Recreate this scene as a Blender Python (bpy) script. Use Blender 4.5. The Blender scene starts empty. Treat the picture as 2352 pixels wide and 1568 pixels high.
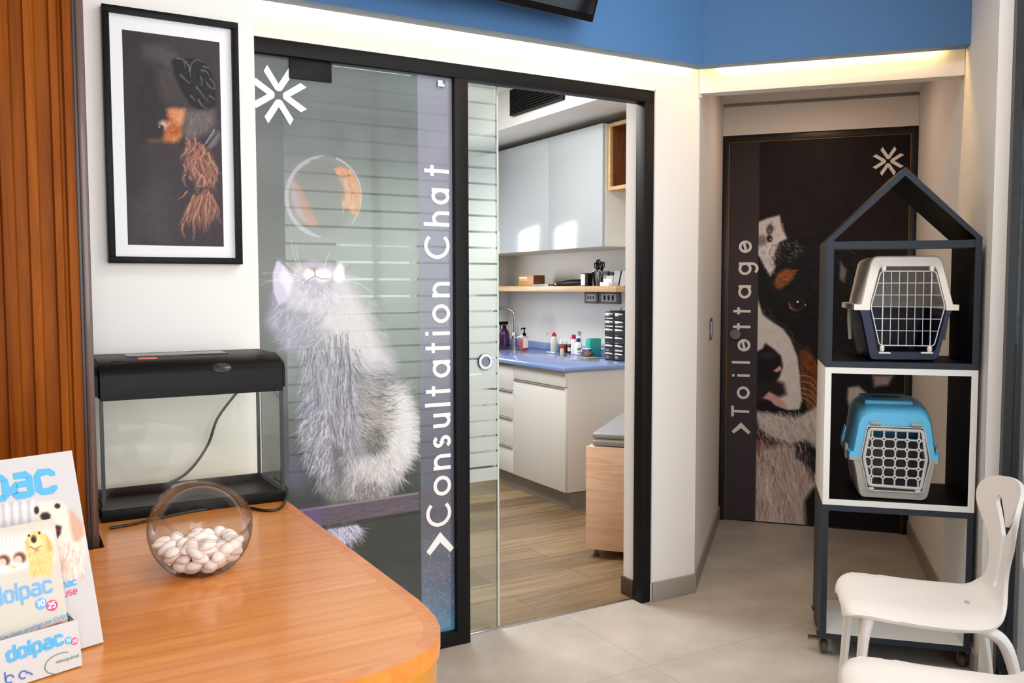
import bpy, bmesh, math, random
import numpy as np
from mathutils import Matrix, Vector

SC = bpy.context.scene
COL = SC.collection

# ------------------------------------------------------------------ camera
FPX = 2028.0
YAW, PITCH, ROLL = math.radians(29.914), math.radians(3.558), math.radians(-0.0915)
CAMZ = 1.40
_f = np.array([math.sin(YAW)*math.cos(PITCH), math.cos(YAW)*math.cos(PITCH), -math.sin(PITCH)])
_r0 = np.array([math.cos(YAW), -math.sin(YAW), 0.0])
_u0 = np.cross(_r0, _f)
_r = _r0*math.cos(ROLL)+_u0*math.sin(ROLL)
_u = -_r0*math.sin(ROLL)+_u0*math.cos(ROLL)
cam_d = bpy.data.cameras.new('camera')
cam = bpy.data.objects.new('camera', cam_d); COL.objects.link(cam)
cam_d.sensor_width = 36.0
cam_d.lens = FPX/2352*36.0
cam_d.clip_start = 0.05
cam.matrix_world = Matrix(((_r[0], _u[0], -_f[0], 0), (_r[1], _u[1], -_f[1], 0), (_r[2], _u[2], -_f[2], CAMZ), (0, 0, 0, 1)))
SC.camera = cam

# ------------------------------------------------------------------ view, world, lights
vs = SC.view_settings
vs.view_transform = 'Standard'; vs.look = 'None'; vs.gamma = 1.0; vs.use_curve_mapping = False
vs.exposure = -0.08
SC.cycles.transparent_max_bounces = 24
w = bpy.data.worlds.new('world'); SC.world = w; w.use_nodes = True
bg = w.node_tree.nodes['Background']; bg.inputs['Color'].default_value = (0.93, 0.965, 1.0, 1); bg.inputs['Strength'].default_value = 1.6

def frame(ang):   # angled walls / shelf: s runs to the right, n runs away from the viewer
    return np.array([math.cos(ang), -math.sin(ang), 0]), np.array([math.sin(ang), math.cos(ang), 0])
PHI = math.radians(48.585)
TD, TN = frame(PHI)
PSI = math.radians(44.9)
SD, SN = frame(PSI)

def area(name, loc, target, sx, sy, power, color):
    l = bpy.data.lights.new(name, 'AREA'); l.shape = 'RECTANGLE'; l.size = sx; l.size_y = sy
    l.energy = power; l.color = color
    o = bpy.data.objects.new(name, l); COL.objects.link(o); o.location = loc
    o.rotation_euler = (Vector(target)-Vector(loc)).to_track_quat('-Z', 'Y').to_euler()
    return o
# daylight through the shop front behind the camera, through the right glazing, and added overhead fill lights
area('shop_window_daylight', (1.92, -0.02, 1.65), (0.66, 1.38, 1.35), 3.4, 2.4, 30, (0.98, 0.985, 1.0))
area('shopfront_daylight', (0.5, -2.7, 1.9), (3.0, 3.1, 1.3), 2.4, 2.0, 114, (0.98, 0.985, 1.0))
area('ceiling_fill_reception', (1.75, 1.5, 2.96), (1.75, 1.6, 0), 0.9, 0.9, 26, (1.0, 0.965, 0.92))  # added overhead fill for the reception, no fitting in view
area('alcove_warm_fill', (*(TD*0.02+TN*4.75)[:2], 2.44), (*(TD*0.02+TN*4.75)[:2], 0), 0.25, 0.25, 3.4, (1.0, 0.68, 0.46))  # invented warm fill, added to brighten the dim alcove
area('ceiling_fill_consultation', (1.9, 4.4, 2.66), (2.1, 4.5, 0), 0.9, 0.9, 72, (1.0, 0.98, 0.95))  # unseen fill added to light the consultation room from above
area('consultation_window_daylight', (2.5, 6.44, 1.5), (2.4, 4.0, 0.7), 0.64, 0.5, 22, (0.95, 0.98, 1.0))

# ------------------------------------------------------------------ pixel -> place helpers
CAM = np.array([0, 0, CAMZ])
def ray(x, y): return _f+_r*(x-1176)/FPX-_u*(y-784)/FPX
def onp(x, y, n, c):
    n = np.array(n, float); d = ray(x, y); return CAM+d*(c-n@CAM)/(n@d)
def onx(x, y, X): return onp(x, y, (1, 0, 0), X)
def ony(x, y, Y): return onp(x, y, (0, 1, 0), Y)
def onz(x, y, Z): return onp(x, y, (0, 0, 1), Z)
# ------------------------------------------------------------------ materials
def lin(c): c = c/255.0; return c/12.92 if c <= 0.04045 else ((c+0.055)/1.055)**2.4
def rgb(c): return (lin(c[0]), lin(c[1]), lin(c[2]), 1)
MATS = {}
def mat(name, c, rough=0.5, metal=0.0, spec=0.5, coat=0.0, noise=0.0, nscale=20, bump=0.0, bscale=200, emit=None, estr=0):
    if name in MATS: return MATS[name]
    m = bpy.data.materials.new(name); m.use_nodes = True; MATS[name] = m
    nt = m.node_tree; b = nt.nodes['Principled BSDF']
    b.inputs['Base Color'].default_value = rgb(c); b.inputs['Roughness'].default_value = rough
    b.inputs['Metallic'].default_value = metal; b.inputs['Specular IOR Level'].default_value = spec
    if coat: b.inputs['Coat Weight'].default_value = coat; b.inputs['Coat Roughness'].default_value = 0.08
    tc = nt.nodes.new('ShaderNodeTexCoord')
    if noise:
        n = nt.nodes.new('ShaderNodeTexNoise'); n.inputs['Scale'].default_value = nscale; n.inputs['Detail'].default_value = 4
        mx = nt.nodes.new('ShaderNodeMix'); mx.data_type = 'RGBA'
        d = tuple(max(0, v*(1-noise)) for v in rgb(c)[:3])+(1,)
        e = tuple(min(1, v*(1+noise)) for v in rgb(c)[:3])+(1,)
        mx.inputs[6].default_value = d; mx.inputs[7].default_value = e
        nt.links.new(tc.outputs['Object'], n.inputs['Vector']); nt.links.new(n.outputs['Fac'], mx.inputs[0])
        nt.links.new(mx.outputs[2], b.inputs['Base Color'])
    if bump:
        n = nt.nodes.new('ShaderNodeTexNoise'); n.inputs['Scale'].default_value = bscale; n.inputs['Detail'].default_value = 3
        bp = nt.nodes.new('ShaderNodeBump'); bp.inputs['Strength'].default_value = bump; bp.inputs['Distance'].default_value = 0.002
        nt.links.new(tc.outputs['Object'], n.inputs['Vector']); nt.links.new(n.outputs['Fac'], bp.inputs['Height'])
        nt.links.new(bp.outputs['Normal'], b.inputs['Normal'])
    if emit:
        b.inputs['Emission Color'].default_value = rgb(emit); b.inputs['Emission Strength'].default_value = estr
    return m

def wood(name, c1, c2, scale=(1.5, 30, 30), rough=0.35, coat=0.0, dist=1.2, bump=0.05, spec=0.5):
    m = bpy.data.materials.new(name); m.use_nodes = True; MATS[name] = m
    nt = m.node_tree; b = nt.nodes['Principled BSDF']; L = nt.links.new
    tc = nt.nodes.new('ShaderNodeTexCoord'); mp = nt.nodes.new('ShaderNodeMapping'); mp.inputs['Scale'].default_value = scale
    n = nt.nodes.new('ShaderNodeTexNoise'); n.inputs['Scale'].default_value = 1.0; n.inputs['Detail'].default_value = 8; n.inputs['Roughness'].default_value = 0.65
    n.inputs['Distortion'].default_value = dist
    cr = nt.nodes.new('ShaderNodeValToRGB'); cr.color_ramp.elements[0].position = 0.32; cr.color_ramp.elements[1].position = 0.68
    cr.color_ramp.elements[0].color = rgb(c1); cr.color_ramp.elements[1].color = rgb(c2)
    L(tc.outputs['Object'], mp.inputs['Vector']); L(mp.outputs['Vector'], n.inputs['Vector']); L(n.outputs['Fac'], cr.inputs['Fac'])
    L(cr.outputs['Color'], b.inputs['Base Color']); b.inputs['Roughness'].default_value = rough; b.inputs['Specular IOR Level'].default_value = spec
    if coat: b.inputs['Coat Weight'].default_value = coat; b.inputs['Coat Roughness'].default_value = 0.12
    if bump:
        bp = nt.nodes.new('ShaderNodeBump'); bp.inputs['Strength'].default_value = bump; bp.inputs['Distance'].default_value = 0.002
        L(n.outputs['Fac'], bp.inputs['Height']); L(bp.outputs['Normal'], b.inputs['Normal'])
        if coat: L(bp.outputs['Normal'], b.inputs['Coat Normal'])
    return m

def glass(name, tint=(1, 1, 1), refl=0.9, facing=0.25, edge=None, base=0.04):
    m = bpy.data.materials.new(name); m.use_nodes = True; MATS[name] = m
    nt = m.node_tree; nt.nodes.remove(nt.nodes['Principled BSDF']); L = nt.links.new
    out = nt.nodes['Material Output']
    tr = nt.nodes.new('ShaderNodeBsdfTransparent'); gl = nt.nodes.new('ShaderNodeBsdfGlossy'); gl.inputs['Roughness'].default_value = 0.02
    lw = nt.nodes.new('ShaderNodeLayerWeight'); lw.inputs['Blend'].default_value = facing
    ma = nt.nodes.new('ShaderNodeMath'); ma.operation = 'MULTIPLY_ADD'; ma.inputs[1].default_value = refl; ma.inputs[2].default_value = base
    mx = nt.nodes.new('ShaderNodeMixShader')
    tr.inputs['Color'].default_value = (*tint, 1)
    if edge:
        mc = nt.nodes.new('ShaderNodeMix'); mc.data_type = 'RGBA'; mc.inputs[6].default_value = (*tint, 1); mc.inputs[7].default_value = (*edge, 1)
        L(lw.outputs['Facing'], mc.inputs[0]); L(mc.outputs[2], tr.inputs['Color'])
    L(lw.outputs['Fresnel'], ma.inputs[0]); L(ma.outputs[0], mx.inputs[0]); L(tr.outputs[0], mx.inputs[1]); L(gl.outputs[0], mx.inputs[2])
    L(mx.outputs[0], out.inputs['Surface'])
    return m

WHITE = mat('white_wall_paint', (230, 226, 222), 0.75, spec=0.25, bump=0.03, bscale=60)
CONSULT = mat('consultation_wall_paint', (226, 224, 220), 0.8, spec=0.25)
BLUE = mat('blue_wall_paint', (74, 116, 164), 0.6, spec=0.3, noise=0.05, nscale=120)
BLACKF = mat('black_aluminium', (22, 22, 23), 0.5, spec=.15)
BLACKP = mat('black_plastic', (6, 6, 6), 0.45, spec=.15)
BLACKM = mat('matt_black', (10, 10, 11), 0.7)
CHROME = mat('chrome', (190, 190, 193), 0.2, metal=1)
GREYPL = mat('grey_plastic', (128, 128, 130), 0.45)
PAPER = mat('white_card', (192, 189, 187), 0.7, spec=.2)
GLASS = glass('clear_glass', (0.93, 0.97, 0.95))
TANKGL = glass('aquarium_glass', (0.985, 0.99, 0.975), refl=0.3, facing=.12, edge=(0.9, 0.94, 0.91), base=.01)
BOWLGL = glass('bowl_glass', (0.98, 0.98, 0.975), refl=0.45, facing=0.2, edge=(0.42, 0.42, 0.43), base=.02)

def floor_mats():
    m = bpy.data.materials.new('grey_porcelain_tile'); m.use_nodes = True; nt = m.node_tree; b = nt.nodes['Principled BSDF']; L = nt.links.new
    tc = nt.nodes.new('ShaderNodeTexCoord'); mp = nt.nodes.new('ShaderNodeMapping'); mp.inputs['Location'].default_value = (-2.03, -3.13+0.004, 0)
    br = nt.nodes.new('ShaderNodeTexBrick'); br.offset = 0; br.inputs['Scale'].default_value = 1; br.inputs['Brick Width'].default_value = 1.11; br.inputs['Row Height'].default_value = 0.62
    br.inputs['Mortar Size'].default_value = 0.002; br.inputs['Mortar Smooth'].default_value = 0.2
    n = nt.nodes.new('ShaderNodeTexNoise'); n.inputs['Scale'].default_value = 3.5; n.inputs['Detail'].default_value = 8; n.inputs['Roughness'].default_value = 0.6
    cr = nt.nodes.new('ShaderNodeValToRGB'); cr.color_ramp.elements[0].color = rgb((164, 156, 147)); cr.color_ramp.elements[1].color = rgb((192, 184, 174)); cr.color_ramp.elements[0].position = .3; cr.color_ramp.elements[1].position = .7
    mx = nt.nodes.new('ShaderNodeMix'); mx.data_type = 'RGBA'; mx.inputs[7].default_value = rgb((152, 143, 133))
    L(tc.outputs['Object'], mp.inputs['Vector']); L(mp.outputs['Vector'], br.inputs['Vector']); L(tc.outputs['Object'], n.inputs['Vector'])
    L(n.outputs['Fac'], cr.inputs['Fac']); L(cr.outputs['Color'], mx.inputs[6]); L(br.outputs['Fac'], mx.inputs[0]); L(mx.outputs[2], b.inputs['Base Color'])
    b.inputs['Roughness'].default_value = 0.42
    p = bpy.data.materials.new('wood_plank_tile'); p.use_nodes = True; nt = p.node_tree; b = nt.nodes['Principled BSDF']; L = nt.links.new
    tc = nt.nodes.new('ShaderNodeTexCoord')
    br = nt.nodes.new('ShaderNodeTexBrick'); br.offset = 0.37; br.inputs['Scale'].default_value = 1; br.inputs['Brick Width'].default_value = 1.2; br.inputs['Row Height'].default_value = 0.2
    br.inputs['Mortar Size'].default_value = 0.0016; br.inputs['Color1'].default_value = rgb((108, 88, 63)); br.inputs['Color2'].default_value = rgb((152, 127, 95)); br.inputs['Mortar'].default_value = rgb((84, 68, 50))
    mp = nt.nodes.new('ShaderNodeMapping'); mp.inputs['Scale'].default_value = (1.6, 26, 1)
    n = nt.nodes.new('ShaderNodeTexNoise'); n.inputs['Scale'].default_value = 1; n.inputs['Detail'].default_value = 8; n.inputs['Distortion'].default_value = 0.8
    cr = nt.nodes.new('ShaderNodeValToRGB'); cr.color_ramp.elements[0].color = (0.62, 0.60, 0.57, 1); cr.color_ramp.elements[1].color = (1.1, 1.1, 1.1, 1); cr.color_ramp.elements[0].position = .3; cr.color_ramp.elements[1].position = .7
    mx = nt.nodes.new('ShaderNodeMix'); mx.data_type = 'RGBA'; mx.blend_type = 'MULTIPLY'; mx.inputs[0].default_value = 1
    L(tc.outputs['Object'], br.inputs['Vector']); L(tc.outputs['Object'], mp.inputs['Vector']); L(mp.outputs['Vector'], n.inputs['Vector']); L(n.outputs['Fac'], cr.inputs['Fac'])
    L(br.outputs['Color'], mx.inputs[6]); L(cr.outputs['Color'], mx.inputs[7]); L(mx.outputs[2], b.inputs['Base Color']); b.inputs['Roughness'].default_value = 0.38
    return m, p
TILE, PLANK = floor_mats()

# ------------------------------------------------------------------ mesh helpers
def link(o, parent=None):
    COL.objects.link(o)
    if parent is not None: o.parent = parent
    return o
def obj(name, bm, m, parent=None, smooth=35, recalc=True):
    if recalc: bmesh.ops.recalc_face_normals(bm, faces=bm.faces)
    me = bpy.data.meshes.new(name); bm.to_mesh(me); bm.free()
    if m is not None:
        for k in (m if isinstance(m, (list, tuple)) else [m]): me.materials.append(k)
    if smooth:
        me.polygons.foreach_set('use_smooth', [True]*len(me.polygons)); me.set_sharp_from_angle(angle=math.radians(smooth))
    return link(bpy.data.objects.new(name, me), parent)
def tag(o, label=None, cat=None, group=None, kind=None):
    if label: o['label'] = label
    if cat: o['category'] = cat
    if group: o['group'] = group
    if kind: o['kind'] = kind
    return o
def thing(name, label, cat, loc=(0, 0, 0), rz=0.0, group=None):
    o = bpy.data.objects.new(name, None); o.empty_display_size = 0.05; COL.objects.link(o)
    o.location = loc; o.rotation_euler = (0, 0, rz)
    return tag(o, label, cat, group)
def struct(name, bm, m, parent=None, smooth=35):
    o = obj(name, bm, m, parent, smooth)
    if parent is None: o['kind'] = 'structure'
    return o
def B(): return bmesh.new()
def box(bm, x0, x1, y0, y1, z0, z1, bev=0.0, seg=2, mtx=None, mi=0):
    vs_ = [bm.verts.new(p) for p in ((x0, y0, z0), (x1, y0, z0), (x1, y1, z0), (x0, y1, z0), (x0, y0, z1), (x1, y0, z1), (x1, y1, z1), (x0, y1, z1))]
    fs = [bm.faces.new([vs_[i] for i in q]) for q in ((3, 2, 1, 0), (4, 5, 6, 7), (0, 1, 5, 4), (1, 2, 6, 5), (2, 3, 7, 6), (3, 0, 4, 7))]
    for f in fs: f.material_index = mi
    if mtx is not None: bmesh.ops.transform(bm, matrix=mtx, verts=vs_)
    if bev:
        es = list({e for f in fs for e in f.edges})
        bmesh.ops.bevel(bm, geom=es, offset=bev, segments=seg, profile=0.5, affect='EDGES')
    return bm
def prism(bm, pts, d0, d1, axis='z', mi=0, mtx=None):
    """extrude a 2-D outline; axis z: pts are (x,y); axis y: pts are (x,z); axis x: pts are (y,z)"""
    def P(p, d):
        return (p[0], p[1], d) if axis == 'z' else ((p[0], d, p[1]) if axis == 'y' else (d, p[0], p[1]))
    a = [bm.verts.new(P(p, d0)) for p in pts]; b = [bm.verts.new(P(p, d1)) for p in pts]
    fs = [bm.faces.new(a), bm.faces.new(list(reversed(b)))]
    n = len(pts)
    for i in range(n): fs.append(bm.faces.new((a[i], b[i], b[(i+1) % n], a[(i+1) % n])))
    for f in fs: f.material_index = mi
    if mtx is not None: bmesh.ops.transform(bm, matrix=mtx, verts=a+b)
    return bm
def lathe(bm, prof, n=24, mtx=None, mi=0, cap=True):
    rings = []
    for r, z in prof:
        if r < 1e-6: rings.append([bm.verts.new((0, 0, z))])
        else: rings.append([bm.verts.new((r*math.cos(2*math.pi*k/n), r*math.sin(2*math.pi*k/n), z)) for k in range(n)])
    fs = []
    for a, b in zip(rings, rings[1:]):
        if len(a) == 1 and len(b) == 1: continue
        for k in range(n):
            k2 = (k+1) % n
            if len(a) == 1: fs.append(bm.faces.new((a[0], b[k], b[k2])))
            elif len(b) == 1: fs.append(bm.faces.new((a[k], a[k2], b[0])))
            else: fs.append(bm.faces.new((a[k], a[k2], b[k2], b[k])))
    if cap:
        for rg in (rings[0], rings[-1]):
            if len(rg) > 1: fs.append(bm.faces.new(rg))
    for f in fs: f.material_index = mi
    if mtx is not None: bmesh.ops.transform(bm, matrix=mtx, verts=[v for rg in rings for v in rg])
    return bm
def tube(bm, pts, r, n=8, closed=False, mi=0, up=None, ratio=1.0):
    """sweep an (elliptic) section along points; r may be a list"""
    P = [Vector(p) for p in pts]; m = len(P); R = r if isinstance(r, (list, tuple)) else [r]*m
    rings = []; prev = None
    for i in range(m):
        a = P[(i-1) % m] if (closed or i > 0) else P[i]; b = P[(i+1) % m] if (closed or i < m-1) else P[i]
        t = (b-a).normalized()
        ref = Vector(up) if up else (prev if prev is not None else (Vector((0, 0, 1)) if abs(t.z) < 0.9 else Vector((1, 0, 0))))
        e1 = (ref-t*ref.dot(t)).normalized(); e2 = t.cross(e1); prev = e1
        rings.append([bm.verts.new(P[i]+(e1*math.cos(2*math.pi*k/n)+e2*ratio*math.sin(2*math.pi*k/n))*R[i]) for k in range(n)])
    for i in range(m if closed else m-1):
        a, b = rings[i], rings[(i+1) % m]
        for k in range(n): bm.faces.new((a[k], a[(k+1) % n], b[(k+1) % n], b[k])).material_index = mi
    if not closed:
        bm.faces.new(list(reversed(rings[0]))).material_index = mi; bm.faces.new(rings[-1]).material_index = mi
    return bm
def smooth_path(pts, n=8):
    P = [np.array(p, float) for p in pts]; out = []
    for i in range(len(P)-1):
        p0 = P[max(i-1, 0)]; p1 = P[i]; p2 = P[i+1]; p3 = P[min(i+2, len(P)-1)]
        for k in range(n):
            t = k/n
            out.append(0.5*((2*p1)+(-p0+p2)*t+(2*p0-5*p1+4*p2-p3)*t*t+(-p0+3*p1-3*p2+p3)*t**3))
    out.append(P[-1]); return [tuple(p) for p in out]
def T(x=0, y=0, z=0): return Matrix.Translation((x, y, z))
def Rz(a): return Matrix.Rotation(a, 4, 'Z')
def Rx(a): return Matrix.Rotation(a, 4, 'X')
def Ry(a): return Matrix.Rotation(a, 4, 'Y')
def quadplan(bm, pts, z0, z1): return prism(bm, pts, z0, z1, 'z')
def sn(s, n, d=TD, e=TN): p = d*s+e*n; return (float(p[0]), float(p[1]))

# ------------------------------------------------------------------ stroke lettering
def arc(cx, cy, r, a0, a1, n=18, ry=None):
    ry = ry or r
    return [(cx+r*math.cos(math.radians(a0+(a1-a0)*k/n)), cy+ry*math.sin(math.radians(a0+(a1-a0)*k/n))) for k in range(n+1)]
XH = 0.70
GLYPH = {   # geometric sans: strokes, advance width; unit = cap height
    'C': ([arc(.5, .5, .44, 42, 318)], .95), 'o': ([arc(.35, .35, .29, 0, 360, 28)], .70),
    'n': ([[(.06, 0), (.06, XH)], [(.06, .34)]+arc(.30, .38, .24, 180, 0)[1:]+[(.54, 0)]], .60),
    'h': ([[(.06, 0), (.06, 1.02)], [(.06, .34)]+arc(.30, .38, .24, 180, 0)[1:]+[(.54, 0)]], .60),
    's': ([arc(.23, .50, .165, 25, 270, 14, .145)+arc(.23, .205, .175, 90, -155, 14, .15)], .46),
    'u': ([[(.06, XH), (.06, .30)]+arc(.29, .30, .23, 180, 360)[1:]+[(.52, .30), (.52, XH)], [(.52, XH), (.52, 0)]], .58),
    'l': ([[(.06, 0), (.06, 1.02)]], .12), 't': ([[(.16, 0), (.16, .98)], [(0, .68), (.34, .68)]], .34),
    'a': ([arc(.35, .35, .29, 0, 360, 28), [(.64, 0), (.64, XH)]], .70), 'i': ([[(.06, 0), (.06, XH)], [(.06, .86), (.06, .99)]], .12),
    'T': ([[(.22, 0), (.22, 1)], [(0, .94), (.44, .94)]], .44),
    'e': ([arc(.35, .35, .29, -35, 335, 28), [(.07, .30), (.62, .44)]], .70),
    'g': ([arc(.35, .35, .29, 0, 360, 28), [(.64, XH), (.64, -.06)]+arc(.36, -.04, .28, 0, -140, 14)[1:]], .70),
    # squarish pharmacy face
    'd': ([[(.52, 1.0), (.52, 0)], [(.52, .05), (.14, .05), (.06, .13), (.06, .57), (.14, .65), (.52, .65)]], .58),
    'O': ([[(.14, .05), (.44, .05), (.52, .13), (.52, .57), (.44, .65), (.14, .65), (.06, .57), (.06, .13), (.14, .05)]], .58),
    'L': ([[(.06, 0), (.06, 1.0)]], .12),
    'p': ([[(.06, -.3), (.06, .65)], [(.06, .65), (.44, .65), (.52, .57), (.52, .13), (.44, .05), (.06, .05)]], .58),
    'A': ([[(.08, .65), (.44, .65), (.52, .57), (.52, 0)], [(.52, .05), (.12, .05), (.06, .11), (.06, .32), (.12, .38), (.52, .38)]], .58),
    'c': ([[(.52, .5), (.52, .57), (.44, .65), (.14, .65), (.06, .57), (.06, .13), (.14, .05), (.44, .05), (.52, .13), (.52, .2)]], .58),
    'U': ([[(.06, .7), (.06, .13), (.14, .05), (.44, .05), (.52, .13), (.52, .7)]], .58),
    'S': ([[(.5, .62), (.14, .65), (.06, .57), (.06, .43), (.14, .36), (.42, .34), (.5, .27), (.5, .13), (.42, .05), (.06, .07)]], .56),
    'E': ([[(.06, .36), (.52, .36), (.52, .57), (.44, .65), (.14, .65), (.06, .57), (.06, .13), (.14, .05), (.5, .05)]], .58),
    '0': ([arc(.3, .5, .24, 0, 360, 24, .44)], .6), '1': ([[(.05, .78), (.25, .95), (.25, 0)]], .35),
    '2': ([arc(.28, .68, .22, 170, -30, 12)+[(.06, .05), (.54, .05)]], .6),
    '5': ([[(.5, .95), (.12, .95), (.09, .55)]+arc(.28, .32, .25, 120, -150, 14, .27)], .6),
}
def ribbon(bm, pts, wd, d0, d1, place, mi=0):
    closed = math.dist(pts[0], pts[-1]) < 1e-6
    if closed: pts = pts[:-1]
    n = len(pts); L_, R_ = [], []
    for i in range(n):
        p = np.array(pts[i]); a = np.array(pts[i-1]) if (closed or i > 0) else None; b = np.array(pts[(i+1) % n]) if (closed or i < n-1) else None
        d = (b if b is not None else p)-(a if a is not None else p); d = d/np.hypot(*d)
        k = 1.0
        if a is not None and b is not None:
            e = (b-p)/np.hypot(*(b-p)); k = 1/max(0.5, abs(d@e))
        nn = np.array([-d[1], d[0]])*wd/2*k
        L_.append(p+nn); R_.append(p-nn)
    V = [[bm.verts.new(place(q[0], q[1], dd)) for q in S_] for S_ in (L_, R_) for dd in (d0, d1)]
    l0, l1, r0, r1 = V
    for i in range(n if closed else n-1):
        j = (i+1) % n
        for q in ((l1[i], l1[j], r1[j], r1[i]), (l0[i], r0[i], r0[j], l0[j]), (l0[i], l0[j], l1[j], l1[i]), (r0[i], r1[i], r1[j], r0[j])):
            bm.faces.new(q).material_index = mi
    if not closed:
        bm.faces.new((l0[0], l1[0], r1[0], r0[0])); bm.faces.new((l0[-1], r0[-1], r1[-1], l1[-1]))
def letters(bm, text, place, h, wd=0.125, gap=0.14, d0=0.0, d1=0.001, mi=0, spans=None):
    """place(u,v,d) -> point; text runs along u; spans: explicit (u0,u1) of each letter"""
    u = 0.0
    for k, ch in enumerate(text):
        if ch == ' ': u += 0.4*h; continue
        st, adv = GLYPH[ch]
        if spans: a, b = spans[k]; sx = (b-a)/adv; off = a
        else: sx = h; off = u
        for j_, s_ in enumerate(st):
            ribbon(bm, [(off+p[0]*sx, p[1]*h) for p in s_], wd*h, d0, d1+.0004*j_, place, mi)
        u += (adv+gap)*h
    return u

def logo(bm, place, r, d0, d1):
    """four bold chevrons pointing at a common centre; r = half size"""
    for k in range(4):
        a = k*math.pi/2
        tip, arm, hw = 0.15*r, 1.0*r, 0.60*r
        out = [(x*r, y*r) for x, y in ((-.51, .78), (-.38, 1.0), (0, .40), (.38, 1.0), (.51, .78), (.15, .235), (.11, .175), (.05, .145), (-.05, .145), (-.11, .175), (-.15, .235))]
        pts = [(x*math.cos(a)-y*math.sin(a), x*math.sin(a)+y*math.cos(a)) for x, y in out]
        A = [bm.verts.new(place(x, y, d0)) for x, y in pts]; Bv = [bm.verts.new(place(x, y, d1)) for x, y in pts]
        bm.faces.new(A); bm.faces.new(list(reversed(Bv)))
        for i in range(len(A)): bm.faces.new((A[i], Bv[i], Bv[(i+1) % len(A)], A[(i+1) % len(A)]))
def chevron(bm, place, w_, h_, th, d0, d1):
    pts = [(-w_/2, 0), (0, h_), (w_/2, 0), (w_/2-.42*th, -th*.42), (0, h_-th*1.12), (-w_/2+.42*th, -th*.42)]
    A = [bm.verts.new(place(x, y, d0)) for x, y in pts]; Bv = [bm.verts.new(place(x, y, d1)) for x, y in pts]
    bm.faces.new(A); bm.faces.new(list(reversed(Bv)))
    for i in range(len(A)): bm.faces.new((A[i], Bv[i], Bv[(i+1) % 6], A[(i+1) % 6]))
def smalltext(name, txt, size, mtx, m, parent, align='LEFT'):
    cu = bpy.data.curves.new(name, 'FONT'); cu.body = txt; cu.size = size; cu.extrude = 0.0002; cu.align_x = align
    o = bpy.data.objects.new(name, cu); COL.objects.link(o)
    me = bpy.data.meshes.new_from_object(o.evaluated_get(bpy.context.evaluated_depsgraph_get())); bpy.data.objects.remove(o)
    me.materials.clear(); me.materials.append(m); o = link(bpy.data.objects.new(name, me), parent); o.matrix_local = mtx; return o

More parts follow.
